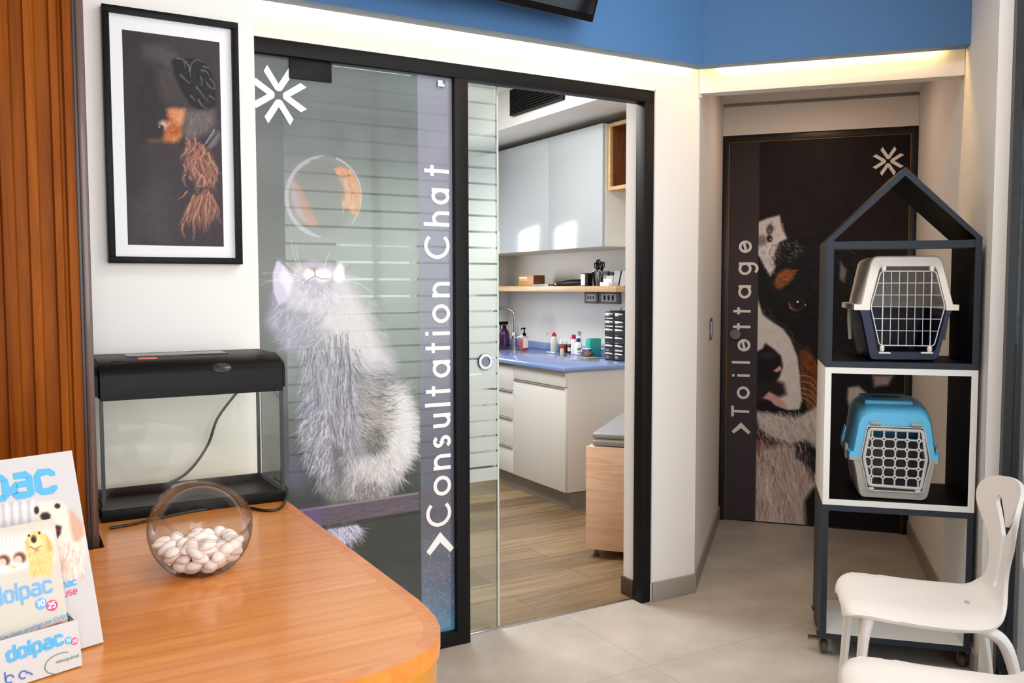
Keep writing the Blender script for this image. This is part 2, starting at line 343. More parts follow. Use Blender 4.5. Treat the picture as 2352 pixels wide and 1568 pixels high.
# ------------------------------------------------------------------ printed pictures: a fine colour grid, painted shape by shape
class Canvas:
    def __init__(s, origin, du, u1, dv, v1, res, base, alpha=1.0):
        """plane point = origin + du*u + dv*v, u in 0..u1, v in 0..v1"""
        s.o, s.du, s.dv = np.array(origin, float), np.array(du, float), np.array(dv, float)
        s.nx = max(2, int(round(u1/res))+1); s.ny = max(2, int(round(v1/res))+1)
        s.U = np.linspace(0, u1, s.nx); s.V = np.linspace(0, v1, s.ny); s.u1, s.v1 = u1, v1
        P = s.o[None, None]+s.du*s.U[None, :, None]+s.dv*s.V[:, None, None]
        d = P-CAM; z = d@_f
        s.X = 1176+FPX*(d@_r)/z; s.Y = 784-FPX*(d@_u)/z
        s.c = np.empty((s.ny, s.nx, 3)); s.c[:] = base
        s.a = np.full((s.ny, s.nx), alpha)
        s.rng = np.random.default_rng(5); s.n = np.cross(s.du, s.dv)
    def uv(s, x, y):
        p = onp(x, y, s.n, s.n@s.o)-s.o; return p@s.du/(s.du@s.du), p@s.dv/(s.dv@s.dv)
    def win(s, xs, ys, pad):
        us, vv = zip(*[s.uv(x, y) for x in (min(xs)-pad, max(xs)+pad) for y in (min(ys)-pad, max(ys)+pad)])
        i0 = int(np.floor(min(us)/s.u1*(s.nx-1))); i1 = int(np.ceil(max(us)/s.u1*(s.nx-1)))+1
        j0 = int(np.floor(min(vv)/s.v1*(s.ny-1))); j1 = int(np.ceil(max(vv)/s.v1*(s.ny-1)))+1
        i0, j0 = max(i0, 0), max(j0, 0); i1, j1 = min(i1, s.nx), min(j1, s.ny)
        if i1 <= i0 or j1 <= j0: return None
        return slice(j0, j1), slice(i0, i1)
    def blend(s, w_, m_, col, al=None):
        m_ = np.clip(m_, 0, 1)
        s.c[w_] = s.c[w_]*(1-m_[..., None])+np.array(col, float)*m_[..., None]
        if al is not None: s.a[w_] = s.a[w_]*(1-m_)+al*m_
    def polymask(s, pts, soft, w_):
        X, Y = s.X[w_], s.Y[w_]; ins = np.zeros(X.shape, bool); dm = np.full(X.shape, 1e9)
        n = len(pts)
        for i in range(n):
            (x0, y0), (x1, y1) = pts[i], pts[(i+1) % n]
            if y0 != y1:
                cr = ((y0 > Y) != (y1 > Y)) & (X < (x1-x0)*(Y-y0)/(y1-y0)+x0); ins ^= cr
            dx, dy = x1-x0, y1-y0; L2 = dx*dx+dy*dy or 1e-9
            t = np.clip(((X-x0)*dx+(Y-y0)*dy)/L2, 0, 1)
            dm = np.minimum(dm, (X-x0-t*dx)**2+(Y-y0-t*dy)**2)
        d = np.sqrt(dm)*np.where(ins, 1, -1)
        return np.clip(d/(2*soft)+0.5, 0, 1)
    def poly(s, pts, col, soft=1.5, a=1.0, al=None):
        w_ = s.win([p[0] for p in pts], [p[1] for p in pts], soft*2)
        if w_: s.blend(w_, s.polymask(pts, soft, w_)*a, col, al)
    def ell(s, cx, cy, rx, ry, col, soft=0.3, a=1.0, ang=0, al=None):
        w_ = s.win([cx-max(rx, ry)*1.3, cx+max(rx, ry)*1.3], [cy-max(rx, ry)*1.3, cy+max(rx, ry)*1.3], 4)
        if not w_: return
        c_, s_ = math.cos(ang), math.sin(ang); X, Y = s.X[w_]-cx, s.Y[w_]-cy
        d = np.sqrt(((X*c_+Y*s_)/rx)**2+((-X*s_+Y*c_)/ry)**2)
        s.blend(w_, (1-d)/soft+0.5 if soft > 0 else (d < 1)*1.0, np.array(col), al) if a >= 1 else s.blend(w_, np.clip((1-d)/soft+0.5, 0, 1)*a, col, al)
    def line(s, pts, w0, w1, col, a=1.0, al=None):
        w_ = s.win([p[0] for p in pts], [p[1] for p in pts], max(w0, w1)+1.5)
        if not w_: return
        X, Y = s.X[w_], s.Y[w_]; m_ = np.zeros(X.shape); n = len(pts)-1
        for i in range(n):
            (x0, y0), (x1, y1) = pts[i], pts[i+1]; dx, dy = x1-x0, y1-y0; L2 = dx*dx+dy*dy or 1e-9
            t = np.clip(((X-x0)*dx+(Y-y0)*dy)/L2, 0, 1); d = np.hypot(X-x0-t*dx, Y-y0-t*dy)
            wd = (w0+(w1-w0)*((i+t)/n))/2
            m_ = np.maximum(m_, np.clip(wd-d+0.6, 0, 1)*np.minimum(1, wd/0.6+.25))
        s.blend(w_, m_*a, col, al)
    def fur(s, pts, n, ln, wd, cols, flow, a=0.7, jit=0.35, curl=0.0, al=None):
        xs = [p[0] for p in pts]; ys = [p[1] for p in pts]; rg = s.rng; k = 0; tries = 0
        while k < n and tries < n*20:
            tries += 1
            x = rg.uniform(min(xs), max(xs)); y = rg.uniform(min(ys), max(ys)); ins = False
            for i in range(len(pts)):
                (x0, y0), (x1, y1) = pts[i], pts[(i+1) % len(pts)]
                if (y0 > y) != (y1 > y) and x < (x1-x0)*(y-y0)/(y1-y0)+x0: ins = not ins
            if not ins: continue
            fx, fy = flow(x, y); an = math.atan2(fy, fx)+rg.normal(0, jit); L_ = ln*rg.uniform(.5, 1.3); cv = rg.normal(0, 1)*curl
            p = [(x, y)]; q = an
            for _ in range(3): x += math.cos(q)*L_/3; y += math.sin(q)*L_/3; q += cv; p.append((x, y))
            col = np.array(cols[rg.integers(len(cols))])*rg.uniform(.92, 1.06)
            s.line(p, wd*rg.uniform(.6, 1.3), .3, np.clip(col, 0, 255), a*rg.uniform(.5, 1), al); k += 1
    def noise(s, amt, cells=40, octs=3):
        tot = np.zeros((s.ny, s.nx))
        for o_ in range(octs):
            cx, cy = int(cells*2**o_*s.u1/max(s.u1, s.v1))+2, int(cells*2**o_*s.v1/max(s.u1, s.v1))+2
            g = s.rng.normal(0, 1, (cy+1, cx+1)); fy = np.linspace(0, cy-1e-6, s.ny); fx = np.linspace(0, cx-1e-6, s.nx)
            y0 = fy.astype(int); x0 = fx.astype(int); ty = (fy-y0)[:, None]; tx = (fx-x0)[None]
            tot += ((g[y0][:, x0]*(1-tx)+g[y0][:, x0+1]*tx)*(1-ty)+(g[y0+1][:, x0]*(1-tx)+g[y0+1][:, x0+1]*tx)*ty)/1.6**o_
        s.c = np.clip(s.c+tot[..., None]*amt, 0, 255)
    def build(s, name, m, parent, toward, gain=1.0, th=0.0):
        """toward: unit normal the picture faces; coordinates are local to parent"""
        P = s.o[None, None]+s.du*s.U[None, :, None]+s.dv*s.V[:, None, None]
        P = P.reshape(-1, 3)
        if parent is not None:
            inv = np.array(parent_matrix(parent).inverted()); P = P@inv[:3, :3].T+inv[:3, 3]
        me = bpy.data.meshes.new(name); nx, ny = s.nx, s.ny
        idx = np.arange(nx*ny).reshape(ny, nx)
        q = np.stack([idx[:-1, :-1], idx[:-1, 1:], idx[1:, 1:], idx[1:, :-1]], -1).reshape(-1, 4)
        if np.dot(np.cross(s.du, s.dv), toward) < 0: q = q[:, ::-1]
        me.vertices.add(nx*ny); me.vertices.foreach_set('co', P.astype(np.float32).ravel())
        me.loops.add(q.size); me.loops.foreach_set('vertex_index', q.astype(np.int32).ravel())
        me.polygons.add(len(q)); me.polygons.foreach_set('loop_start', np.arange(0, q.size, 4, dtype=np.int32))
        me.update(calc_edges=True)
        c = s.c/255.0; c = np.where(c <= 0.04045, c/12.92, ((np.maximum(c, 0)+0.055)/1.055)**2.4)*gain
        rgba = np.concatenate([np.clip(c, 0, 0.92), s.a[..., None]], -1).reshape(-1, 4)
        at = me.color_attributes.new('print', 'FLOAT_COLOR', 'POINT'); at.data.foreach_set('color', rgba.astype(np.float32).ravel())
        me.materials.append(m); me.validate()
        return link(bpy.data.objects.new(name, me), parent)
def parent_matrix(o):
    m_ = Matrix.Translation(o.location) @ o.rotation_euler.to_matrix().to_4x4()
    return m_ if o.parent is None else parent_matrix(o.parent) @ m_
def printmat(name, rough=0.5, film=False, spec=0.2):
    m = bpy.data.materials.new(name); m.use_nodes = True; nt = m.node_tree; b = nt.nodes['Principled BSDF']; L = nt.links.new
    a = nt.nodes.new('ShaderNodeAttribute'); a.attribute_name = 'print'
    L(a.outputs['Color'], b.inputs['Base Color']); b.inputs['Roughness'].default_value = rough; b.inputs['Specular IOR Level'].default_value = spec
    if film:
        tr = nt.nodes.new('ShaderNodeBsdfTransparent'); mx = nt.nodes.new('ShaderNodeMixShader')
        L(a.outputs['Alpha'], mx.inputs[0]); L(tr.outputs[0], mx.inputs[1]); L(b.outputs[0], mx.inputs[2]); L(mx.outputs[0], nt.nodes['Material Output'].inputs['Surface'])
    return m
def KC(sc, ox, oy): return lambda pts: [(x/sc+ox, y/sc+oy) for x, y in pts]
# ================================================================== the setting
D = 3.03          # face of the glazed front
CH = 3.0          # reception ceiling
struct('floor', box(B(), -3.2, 6.5, -4.2, 6.6, -0.06, 0.0), TILE)
struct('floor_consultation', quadplan(B(), [(-0.7, 3.10), (2.42, 3.10), (2.64, 3.16), (3.63, 4.03), (3.71, 4.12), (3.71, 6.52), (-0.7, 6.52)], -0.03, 0.0015), PLANK)
struct('trim_threshold', box(B(), 1.553, 2.412, 3.093, 3.101, 0, 0.005, 0.001), CHROME)
struct('ceiling', box(B(), -2.0, 6.5, -3.1, 3.16, CH, CH+0.08), WHITE)
struct('wall_back_unseen', quadplan(B(), [(-2.0, -3.0), tuple(sn(.67, -2.6)), tuple(sn(.67, -2.75)), (-2.0, -3.1)], 0, CH), WHITE)  # out of view, added to close off ambient sky light
struct('wall_reception_left_unseen', box(B(), -2.1, -2.0, -3.1, 3.16, 0, CH), WHITE)  # unseen wall, put in to hold back sky light on this side
struct('wall_main', box(B(), 0.6, 2.72, D, 3.18, 2.236, CH), WHITE)
struct('wall_main_right', quadplan(B(), [(2.452, 3.03), (2.706, 3.03), (2.699, 3.18), (2.415, 3.18), (2.415, 3.092), (2.452, 3.092)], 0, 2.236), WHITE)
struct('wall_pillar', box(B(), -0.9, 0.701, 2.82, 3.18, 0, CH, 0.004), WHITE)
struct('wall_alcove_left', quadplan(B(), [(2.706, 3.03), sn(-.503, 5.365), sn(-.62, 5.365), (2.699, 3.18)], 0, CH), WHITE)
struct('wall_alcove_back', quadplan(B(), [sn(-.66, 5.40), sn(.75, 5.40), sn(.75, 5.5), sn(-.66, 5.5)], 0, CH), WHITE)
struct('trim_door_header', quadplan(B(), [sn(-.502, 5.352), sn(.544, 5.352), sn(.544, 5.40), sn(-.502, 5.40)], 2.276, 2.44), WHITE)
struct('wall_right', quadplan(B(), [sn(.544, 5.40), sn(.588, 3.42), sn(.632, 3.42), sn(.75, 5.40)], 0, CH), WHITE)
struct('wall_lintel', quadplan(B(), [sn(-.482, 4.022), sn(.573, 4.022), sn(.571, 4.10), sn(-.484, 4.10)], 2.25, CH), WHITE)
struct('ceiling_alcove', quadplan(B(), [sn(-.485, 4.10), sn(.571, 4.10), sn(.544, 5.40), sn(-.503, 5.40)], 2.46, 2.52), WHITE)
# blue bulkhead with a slot for the light strip behind its lower edge
bm = B()
prism(bm, [(0.60, 2.93), (2.642, 2.93), sn(.576, 3.92), sn(.574, 3.99), (2.668, 3.0), (0.60, 3.0)], 2.346, CH)
struct('wall_bulkhead_blue', bm, BLUE)
LED = mat('led_emitter', (255, 225, 170), emit=(255, 200, 115), estr=80)
t = thing('led_strip', 'warm light strip glowing under the blue wall above the glass front', 'light strip', (1.6, 3.012, 2.372))
obj('emitter', box(B(), -0.88, 1.05, -0.004, 0.008, -0.002, 0.004), LED, t); obj('channel', box(B(), -0.88, 1.05, -0.008, 0.012, 0.005, 0.012), CHROME, t)
t = thing('led_strip', 'warm light strip glowing over the alcove of the grooming door', 'light strip', (*sn(0.06, 4.004), 2.372), -PHI)
obj('emitter', box(B(), -0.46, 0.42, -0.004, 0.006, -0.002, 0.004), LED, t); obj('channel', box(B(), -0.46, 0.42, -0.008, 0.01, 0.005, 0.012), CHROME, t)
# skirting
SKIRT = mat('grey_tile_skirting', (150, 141, 131), 0.5, noise=0.06, nscale=12)
struct('baseboard_main', box(B(), 2.456, 2.706, 3.017, 3.03, 0, 0.086, 0.002), SKIRT)
bm = B(); P0 = TD*-.486+TN*4.03; P1 = TD*-.503+TN*5.345
q = TD*.011
prism(bm, [tuple((P0-TN*.012)[:2]), tuple((P0-TN*.012+q)[:2]), tuple((P1+q)[:2]), tuple(P1[:2])], 0, 0.085)
struct('baseboard_alcove_left', bm, SKIRT)
bm = B(); P0 = TD*.588+TN*3.43; P1 = TD*.546+TN*5.34
prism(bm, [tuple(P0[:2]), tuple((P0-q)[:2]), tuple((P1-q)[:2]), tuple(P1[:2])], 0, 0.085); struct('baseboard_alcove_right', bm, SKIRT)
DARKSK = wood('dark_wood_skirting', (62, 44, 30), (96, 70, 48), (3, 30, 30), 0.5)
struct('baseboard_jamb', box(B(), 2.404, 2.415, 3.10, 3.185, 0.0015, 0.082, 0.002), DARKSK)

# left: varnished wood cladding and its dark corner profile
CLAD = wood('varnished_cladding', (100, 46, 4), (150, 80, 16), (28, 28, 1.3), 0.36, coat=0.0, spec=.05, dist=0.6, bump=0.22)
xs = [(-1.4, 0)]
edges = [0.154, 0.131, 0.122, 0.104, 0.075, 0.053, 0.027, 0.0]
x = 0.0; e2 = [0.0]
while x > -1.2:
    x -= 0.028; e2.append(x)
    x -= 0.023; e2.append(x)
edges = edges[:-1]+e2
pts = []
for k in range(len(edges)-1):
    y = 2.262 if k % 2 == 0 else 2.274
    pts += [(edges[k], y), (edges[k+1]+0.004, y)]
pts += [(-1.22, 2.50), (0.154, 2.50)]
struct('wall_left', quadplan(B(), pts, 0, CH), CLAD, smooth=0)
BRONZE = mat('dark_bronze_profile', (74, 48, 36), 0.4, coat=0.3); GUNM = mat('dark_seam', (42, 44, 52), 0.4)
bm = B(); box(bm, 0.160, 0.1775, 2.250, 2.50, 0, CH, 0.003); struct('trim_corner', bm, BRONZE)
struct('trim_seam', box(B(), 0.1535, 0.161, 2.256, 2.30, 0, CH, 0.001), GUNM)

# consultation room shell
struct('wall_consultation_right', box(B(), 3.70, 3.80, 4.13, 6.6, 0, 2.75), CONSULT)
bm = B(); box(bm, -0.7, 2.20, 6.50, 6.6, 0, 2.75); box(bm, 2.87, 3.30, 6.50, 6.6, 0, 2.75); box(bm, 2.20, 2.87, 6.50, 6.6, 0, 1.2); box(bm, 2.20, 2.87, 6.50, 6.6, 1.76, 2.75)
struct('wall_consultation_back', bm, mat('dark_grey_wall_paint', (34, 35, 37), .8, spec=.2)); struct('wall_consultation_corner', box(B(), 3.30, 3.70, 6.50, 6.6, 0, 2.75), CONSULT)
struct('wall_consultation_left', box(B(), -0.8, -0.7, 3.18, 6.6, 0, 2.75), CONSULT)
struct('ceiling_consultation', box(B(), -0.8, 3.80, 3.16, 6.6, 2.72, 2.80), CONSULT)
t = thing('window_3', None, None, (2.535, 6.50, 1.2)); t['kind'] = 'structure'
bm = B()
for a in (box(bm, -.335, .335, 0.01, .06, 0, .04), box(bm, -.335, .335, .01, .06, .52, .56), box(bm, -.335, -.295, .01, .06, .04, .52), box(bm, .295, .335, .01, .06, .04, .52), box(bm, -.015, .015, .01, .06, .04, .52)): pass
obj('window_frame', bm, mat('white_upvc', (235, 236, 238), 0.4), t)
obj('window_pane', box(B(), -.295, .295, .03, .036, .04, .52), GLASS, t)
# bulkhead above the wall units, with its black air grille
pa = onx(1147, 301, 2.98); pb = onx(1370, 227, 2.98); zb = float((pa[2]+pb[2])/2)
struct('ceiling_consultation_bulkhead', box(B(), 2.98, 3.70, 4.13, 6.50, zb, 2.72), CONSULT)
g0 = onx(1177, 268, 2.97); g1 = onx(1295, 227, 2.97)
t = thing('air_vent', 'black slatted air vent high on the white bulkhead of the consultation room', 'vent', (2.979, float(g1[1]), float(g0[2]+g1[2])/2))
gl = float(g0[1]-g1[1])
obj('backing', box(B(), -.012, -.008, 0, gl, 0, .17), BLACKM, t)
bm = B()
for a in (box(bm, -.03, 0, 0, gl, 0, .008), box(bm, -.03, 0, 0, gl, .162, .17), box(bm, -.03, 0, 0, .008, .008, .162), box(bm, -.03, 0, gl-.008, gl, .008, .162)): pass
obj('frame', bm, BLACKM, t)
bm = B()
for k in range(9): box(bm, -.028, -.013, .008, gl-.008, .014+k*.0165, .0175+k*.0165)
obj('slats', bm, BLACKM, t)

# glazed front: black frame, printed fixed pane
t = thing('window_1', None, None, (0, 0, 0)); t['kind'] = 'structure'
bm = B()
box(bm, 0.62, 2.451, D, 3.09, 2.185, 2.235, 0.002); box(bm, 1.4965, 1.5535, D, 3.09, 0, 2.185, 0.002)
box(bm, 0.62, 1.4965, D, 3.09, 0, 0.055, 0.002); box(bm, 2.401, 2.451, D, 3.092, 0, 2.185, 0.002); box(bm, 0.62, 0.67, D, 3.09, .055, 2.185)
obj('frame', bm, BLACKF, t)
bm = B(); box(bm, 0.70, 2.456, D-0.004, 3.04, 2.2352, 2.2412); box(bm, 2.4512, 2.4572, D-0.004, 3.04, 0.087, 2.2412)
obj('edge_bead', bm, mat('pale_bead', (215, 217, 222), 0.4), t)
obj('fixed_pane', box(B(), 0.67, 1.4965, 3.058, 3.066, 0.055, 2.185), GLASS, t)

FILM = printmat('printed_window_film', 0.25, film=True)
def mural():
    cv = Canvas((0.672, 3.0555, 0.057), (1, 0, 0), 0.824, (0, 0, 1), 2.127, 0.0024, (118, 122, 120), 0.52)
    rg = cv.rng
    # backdrop: slate above, sage grey middle, charcoal below
    Yp = cv.Y
    stops = [(100, (86, 92, 100)), (230, (104, 110, 114)), (420, (126, 131, 129)), (620, (152, 155, 150)), (760, (140, 143, 140)), (900, (112, 115, 114)), (1050, (78, 82, 81)), (1160, (62, 65, 66)), (1300, (54, 57, 57)), (1480, (50, 53, 54))]
    for ch in range(3): cv.c[..., ch] = np.interp(Yp, [s_[0] for s_ in stops], [s_[1][ch] for s_ in stops])
    cv.a[:] = np.interp(Yp, [100, 330, 430, 880, 1050, 1150], [.78, .66, .48, .48, .74, .90])
    cv.noise(4, 10, 3)
    # soap bubble
    cv.ell(743, 451, 89, 95, (170, 160, 172), 0.10, .55)
    cv.ell(740, 453, 80, 86, (128, 126, 122), 0.25, .9)
    cv.poly([(668, 440), (678, 412), (688, 425), (706, 462), (718, 492), (732, 510), (722, 521), (706, 518), (684, 497), (672, 470)], (200, 140, 116), 4)
    cv.poly([(664, 425), (672, 405), (684, 440), (692, 475), (706, 512), (690, 507), (672, 480)], (190, 172, 190), 5, .8)
    cv.poly([(766, 388), (782, 382), (806, 392), (824, 420), (830, 450), (826, 482), (816, 496), (804, 486), (784, 468), (792, 440), (786, 415)], (232, 152, 100), 2.5)
    cv.fur([(766, 388), (806, 392), (828, 440), (816, 490), (784, 468), (790, 430)], 90, 26, 4, [(246, 190, 140), (214, 120, 70), (250, 214, 180)], lambda x, y: (.3, 1), .5)
    cv.poly([(766, 400), (790, 404), (808, 402), (786, 410)], (150, 96, 70), 2, .7)
    for k in range(3): cv.line([(743+a*math.cos(b), 451+a*1.06*math.sin(b)) for a, b in [(88-k*3, math.radians(q)) for q in range(95+8*k, 275-10*k, 8)]], 4, 2, (222, 214, 228), .7)
    cv.line([(743+87*math.cos(math.radians(q)), 451+93*math.sin(math.radians(q))) for q in range(-70, 50, 8)], 3, 1.5, (238, 222, 214), .8)
    # cat
    G0, G1, G2, WHT = (150, 150, 168), (196, 194, 208), (226, 224, 232), (240, 238, 240)
    body = [(632, 640), (626, 700), (612, 740), (640, 800), (690, 830), (695, 880), (688, 940), (690, 1000), (712, 1050), (735, 1100), (752, 1135), (770, 1152), (800, 1148), (830, 1150), (862, 1146), (890, 1140), (905, 1120), (920, 1092), (945, 1060), (955, 1010), (955, 960), (938, 905), (925, 868), (905, 830), (890, 800), (868, 760), (850, 720), (838, 690), (822, 668), (800, 640), (795, 610), (740, 600), (690, 606), (660, 625)]
    cv.poly(body, (158, 156, 166), 14, .9, .82)
    cv.poly([(700, 640), (800, 640), (850, 720), (880, 790), (905, 835), (850, 850), (800, 820), (740, 760), (700, 700)], (226, 222, 224), 22, .9)
    cv.poly([(612, 740), (632, 655), (660, 660), (690, 700), (700, 780), (660, 800)], (178, 176, 190), 12, .8)
    cv.poly([(770, 860), (800, 850), (812, 900), (806, 990), (790, 1050), (772, 1010), (768, 930)], (132, 128, 136), 12, .7)
    cv.poly([(822, 900), (880, 875), (905, 920), (900, 1000), (860, 1060), (835, 1030), (822, 960)], (170, 164, 160), 14, .8)
    cv.poly([(834, 1000), (868, 985), (890, 1010), (872, 1048), (845, 1038)], (104, 100, 98), 8, .75)
    cv.poly([(895, 900), (938, 905), (955, 970), (950, 1040), (915, 1092), (880, 1060), (900, 990)], (236, 233, 232), 12, .95)
    cv.poly([(810, 1060), (870, 1045), (910, 1085), (880, 1120), (820, 1110)], (228, 224, 224), 12, .9)
    for cx, cy, rx, ry in ((765, 1125, 26, 34), (832, 1115, 28, 30), (868, 1130, 22, 18)): cv.ell(cx, cy, rx, ry, (126, 118, 116), .9, .55)
    cv.poly([(650, 1030), (690, 1050), (712, 1100), (690, 1130), (655, 1120), (645, 1080)], (110, 106, 136), 18, .5)
    # long fur
    def chest(x, y): return ((x-735)*.006, 1)
    cv.fur([(620, 660), (700, 650), (760, 700), (720, 800), (640, 800)], 520, 24, 2.2, [(214, 212, 228), (150, 150, 166), (196, 194, 212), (130, 130, 144)], lambda x, y: (-.7, .75), .45, .35)
    cv.fur([(700, 690), (865, 690), (905, 840), (760, 850), (700, 800)], 420, 28, 2.2, [WHT, (236, 232, 234), (206, 200, 204)], lambda x, y: ((x-770)*.012, 1), .4, .3)
    cv.fur([(690, 790), (830, 800), (830, 960), (800, 1050), (740, 1000), (690, 900)], 900, 42, 2.1, [(232, 230, 240), (204, 202, 214), (168, 166, 178), (112, 110, 122), (90, 88, 98)], chest, .6, .14)
    cv.fur([(745, 760), (800, 760), (815, 960), (790, 1010), (770, 900)], 300, 58, 2.0, [(240, 240, 246), (118, 114, 126), (200, 198, 208), (92, 90, 98)], lambda x, y: (.03, 1), .6, .1)
    cv.fur([(690, 880), (725, 860), (740, 980), (720, 1040), (690, 990)], 260, 40, 1.9, [(206, 204, 222), (130, 130, 146), (92, 92, 104)], lambda x, y: (-.65, .75), .55, .3)
    cv.fur([(690, 960), (740, 940), (770, 1040), (775, 1130), (735, 1120), (700, 1060)], 560, 28, 1.9, [(214, 210, 226), (140, 136, 152), (92, 90, 100), (236, 234, 244)], lambda x, y: (-.35, .95), .6, .3)
    cv.poly([(760, 1010), (790, 1040), (796, 1090), (780, 1110), (766, 1070)], (92, 88, 94), 8, .6)
    cv.fur([(880, 880), (935, 890), (958, 960), (955, 1040), (915, 1100), (870, 1060)], 700, 32, 2.0, [WHT, (244, 242, 240), (218, 212, 212), (200, 192, 190)], lambda x, y: (.85, .25+(y-960)*.008), .65, .3)
    cv.fur([(815, 860), (900, 850), (910, 960), (888, 1010), (826, 1010)], 560, 26, 1.7, [(196, 188, 182), (112, 106, 102), (216, 210, 206), (92, 88, 86), (160, 152, 148)], lambda x, y: (.9, .35-(x-850)*.01), .6, .25)
    cv.fur([(836, 985), (884, 985), (892, 1030), (850, 1048)], 160, 20, 1.6, [(96, 92, 90), (150, 144, 140), (74, 70, 70), (190, 184, 180)], lambda x, y: (.5, .9), .6, .4)
    cv.fur([(780, 1046), (900, 1040), (920, 1090), (895, 1138), (800, 1138)], 620, 24, 1.8, [WHT, (214, 206, 206), (176, 166, 166), (230, 226, 226), (150, 140, 140)], lambda x, y: ((x-840)*.008, 1), .55, .3)
    for cx in (758, 776, 826, 846, 868): cv.fur([(cx-10, 1105), (cx+10, 1105), (cx+10, 1140), (cx-10, 1140)], 60, 14, 1.6, [(118, 108, 106), (88, 80, 80), (170, 160, 158)], lambda x, y: (.1, 1), .55, .3)
    cv.fur([(905, 880), (950, 930), (958, 1010), (930, 1085)], 260, 24, 1.5, [WHT], lambda x, y: (1, .3), .7, .3)
    # head thrown back
    cv.poly([(656, 650), (678, 612), (720, 601), (765, 611), (792, 640), (804, 695), (740, 720), (660, 705)], (208, 205, 213), 9, .9, .86)
    cv.poly([(635, 600), (641, 599), (655, 612), (676, 640), (660, 690), (640, 700), (628, 670), (626, 630)], (206, 200, 222), 2.5, 1, .9)
    cv.poly([(640, 640), (650, 612), (672, 640), (664, 680)], (236, 230, 242), 5, .85)
    cv.poly([(690, 610), (712, 600), (735, 600), (755, 615), (768, 640), (762, 668), (720, 690), (690, 670), (676, 645)], (184, 180, 194), 5, .95)
    cv.poly([(768, 622), (776, 604), (784, 602), (791, 615), (792, 640), (778, 650), (766, 642)], (244, 242, 240), 3)
    cv.ell(711, 630, 16, 14, (232, 230, 236), .5); cv.ell(742, 632, 20, 16, (240, 238, 240), .5)
    cv.poly([(710, 614), (728, 613), (724, 621), (716, 621)], (196, 148, 144), 2)
    cv.line([(722, 620), (724, 634), (712, 640), (698, 652)], 2.4, 1.6, (120, 116, 130), .8); cv.line([(724, 634), (738, 640), (756, 640)], 2.2, 1.2, (138, 132, 140), .8)
    cv.fur([(680, 640), (760, 650), (780, 690), (700, 710)], 160, 22, 2.2, [(236, 234, 240), (188, 184, 198)], lambda x, y: ((x-720)*.02, 1), .6)
    for p in ([(692, 636), (650, 626), (596, 628)], [(692, 640), (640, 640), (597, 655)], [(694, 632), (668, 612), (632, 590)], [(690, 622), (676, 590), (668, 548)], [(694, 620), (684, 590), (680, 560)], [(690, 644), (650, 646), (596, 642)], [(745, 612), (752, 590), (760, 578)], [(760, 632), (800, 634), (842, 640)], [(766, 640), (820, 650), (858, 672)], [(764, 628), (786, 612), (800, 606)]):
        cv.line([tuple(q) for q in smooth_path(p, 5)], 1.8, .8, (236, 236, 240), .8)
    # beam the cat sits on, and its tail
    cv.fur([(748, 1200), (822, 1196), (826, 1216), (780, 1250), (758, 1236)], 260, 34, 2.6, [(206, 200, 222), (160, 154, 182), (228, 224, 236)], lambda x, y: (.45, .9), .8, .4)
    cv.poly([(600, 1186), (690, 1170), (812, 1152), (962, 1130), (962, 1171), (812, 1196), (720, 1210), (600, 1226)], (98, 88, 98), 1.5, 1, .93)
    cv.poly([(600, 1186), (690, 1170), (812, 1152), (962, 1130), (962, 1134), (812, 1157), (690, 1175), (600, 1191)], (140, 132, 142), 1.2)
    cv.fur([(690, 1172), (962, 1134), (962, 1170), (720, 1206)], 260, 26, 2, [(118, 108, 116), (78, 70, 80), (108, 96, 128)], lambda x, y: (1, -.15), .5, .08)
    cv.poly([(640, 1180), (740, 1164), (740, 1204), (640, 1220)], (104, 86, 142), 14, .6)
    cv.poly([(600, 1226), (720, 1210), (812, 1196), (962, 1171), (962, 1180), (812, 1206), (720, 1220)], (52, 54, 55), 2, .8)
    # lavender band with its blue speckled foot
    band = (cv.X > 957+cv.Y*.0082)
    lv = [(100, (142, 140, 158)), (400, (150, 149, 166)), (760, (150, 150, 164)), (1000, (112, 110, 128)), (1200, (98, 95, 112)), (1330, (92, 98, 124)), (1400, (82, 112, 150)), (1450, (84, 148, 180))]
    cc = np.stack([np.interp(Yp, [s_[0] for s_ in lv], [s_[1][k] for s_ in lv]) for k in range(3)], -1)
    cv.c[band] = cc[band]; cv.a[band] = 0.74
    for k in range(260):
        y = 1460-abs(rg.normal(0, 120)); x = rg.uniform(972, 1050); cv.ell(x, y, rg.uniform(.8, 1.8), rg.uniform(.8, 1.8), (170, 190, 210), .8, .5)
    cv.fur([(972, 1220), (1050, 1220), (1052, 1440), (972, 1440)], 60, 20, 1.2, [(140, 150, 180)], lambda x, y: (.2, 1), .4)
    return cv
cv = mural(); cv.build('window_graphic', FILM, t, (0, -1, 0), 1.0)
LETTER = mat('white_vinyl_letters', (238, 236, 232), 0.5)
# lettering reads bottom to top: u runs up, v runs left
ub = ony(1036, 1200, 3.054); XB = float(ub[0])
caph = float(ub[0]-ony(979, 1180, 3.054)[0])
spans_px = [(1208, 1151), (1138, 1093), (1078, 1044), (1027, 1001), (981, 950), (932, 926), (909, 886), (866, 828), (810, 787), (768, 763), (741, 699), (682, 648), None, (594, 537), (519, 486), (468, 434), (405, 380)]
zf = lambda y: float(ony(1010, y, 3.054)[2])
bm = B()
letters(bm, 'Consultation Chat', lambda u, v, d: (XB-v, 3.0540-d, u), caph, 0.135, spans=[(0, 0) if s_ is None else (zf(s_[0]), zf(s_[1])) for s_ in spans_px])
cb = ony(1011, 1262, 3.054)
chevron(bm, lambda u, v, d: (float(cb[0])+u, 3.0540-d, float(cb[2])+v), .118, .070, .037, 0, .001)
obj('lettering', bm, LETTER, t, smooth=0)
lc = ony(640, 219, 3.054)
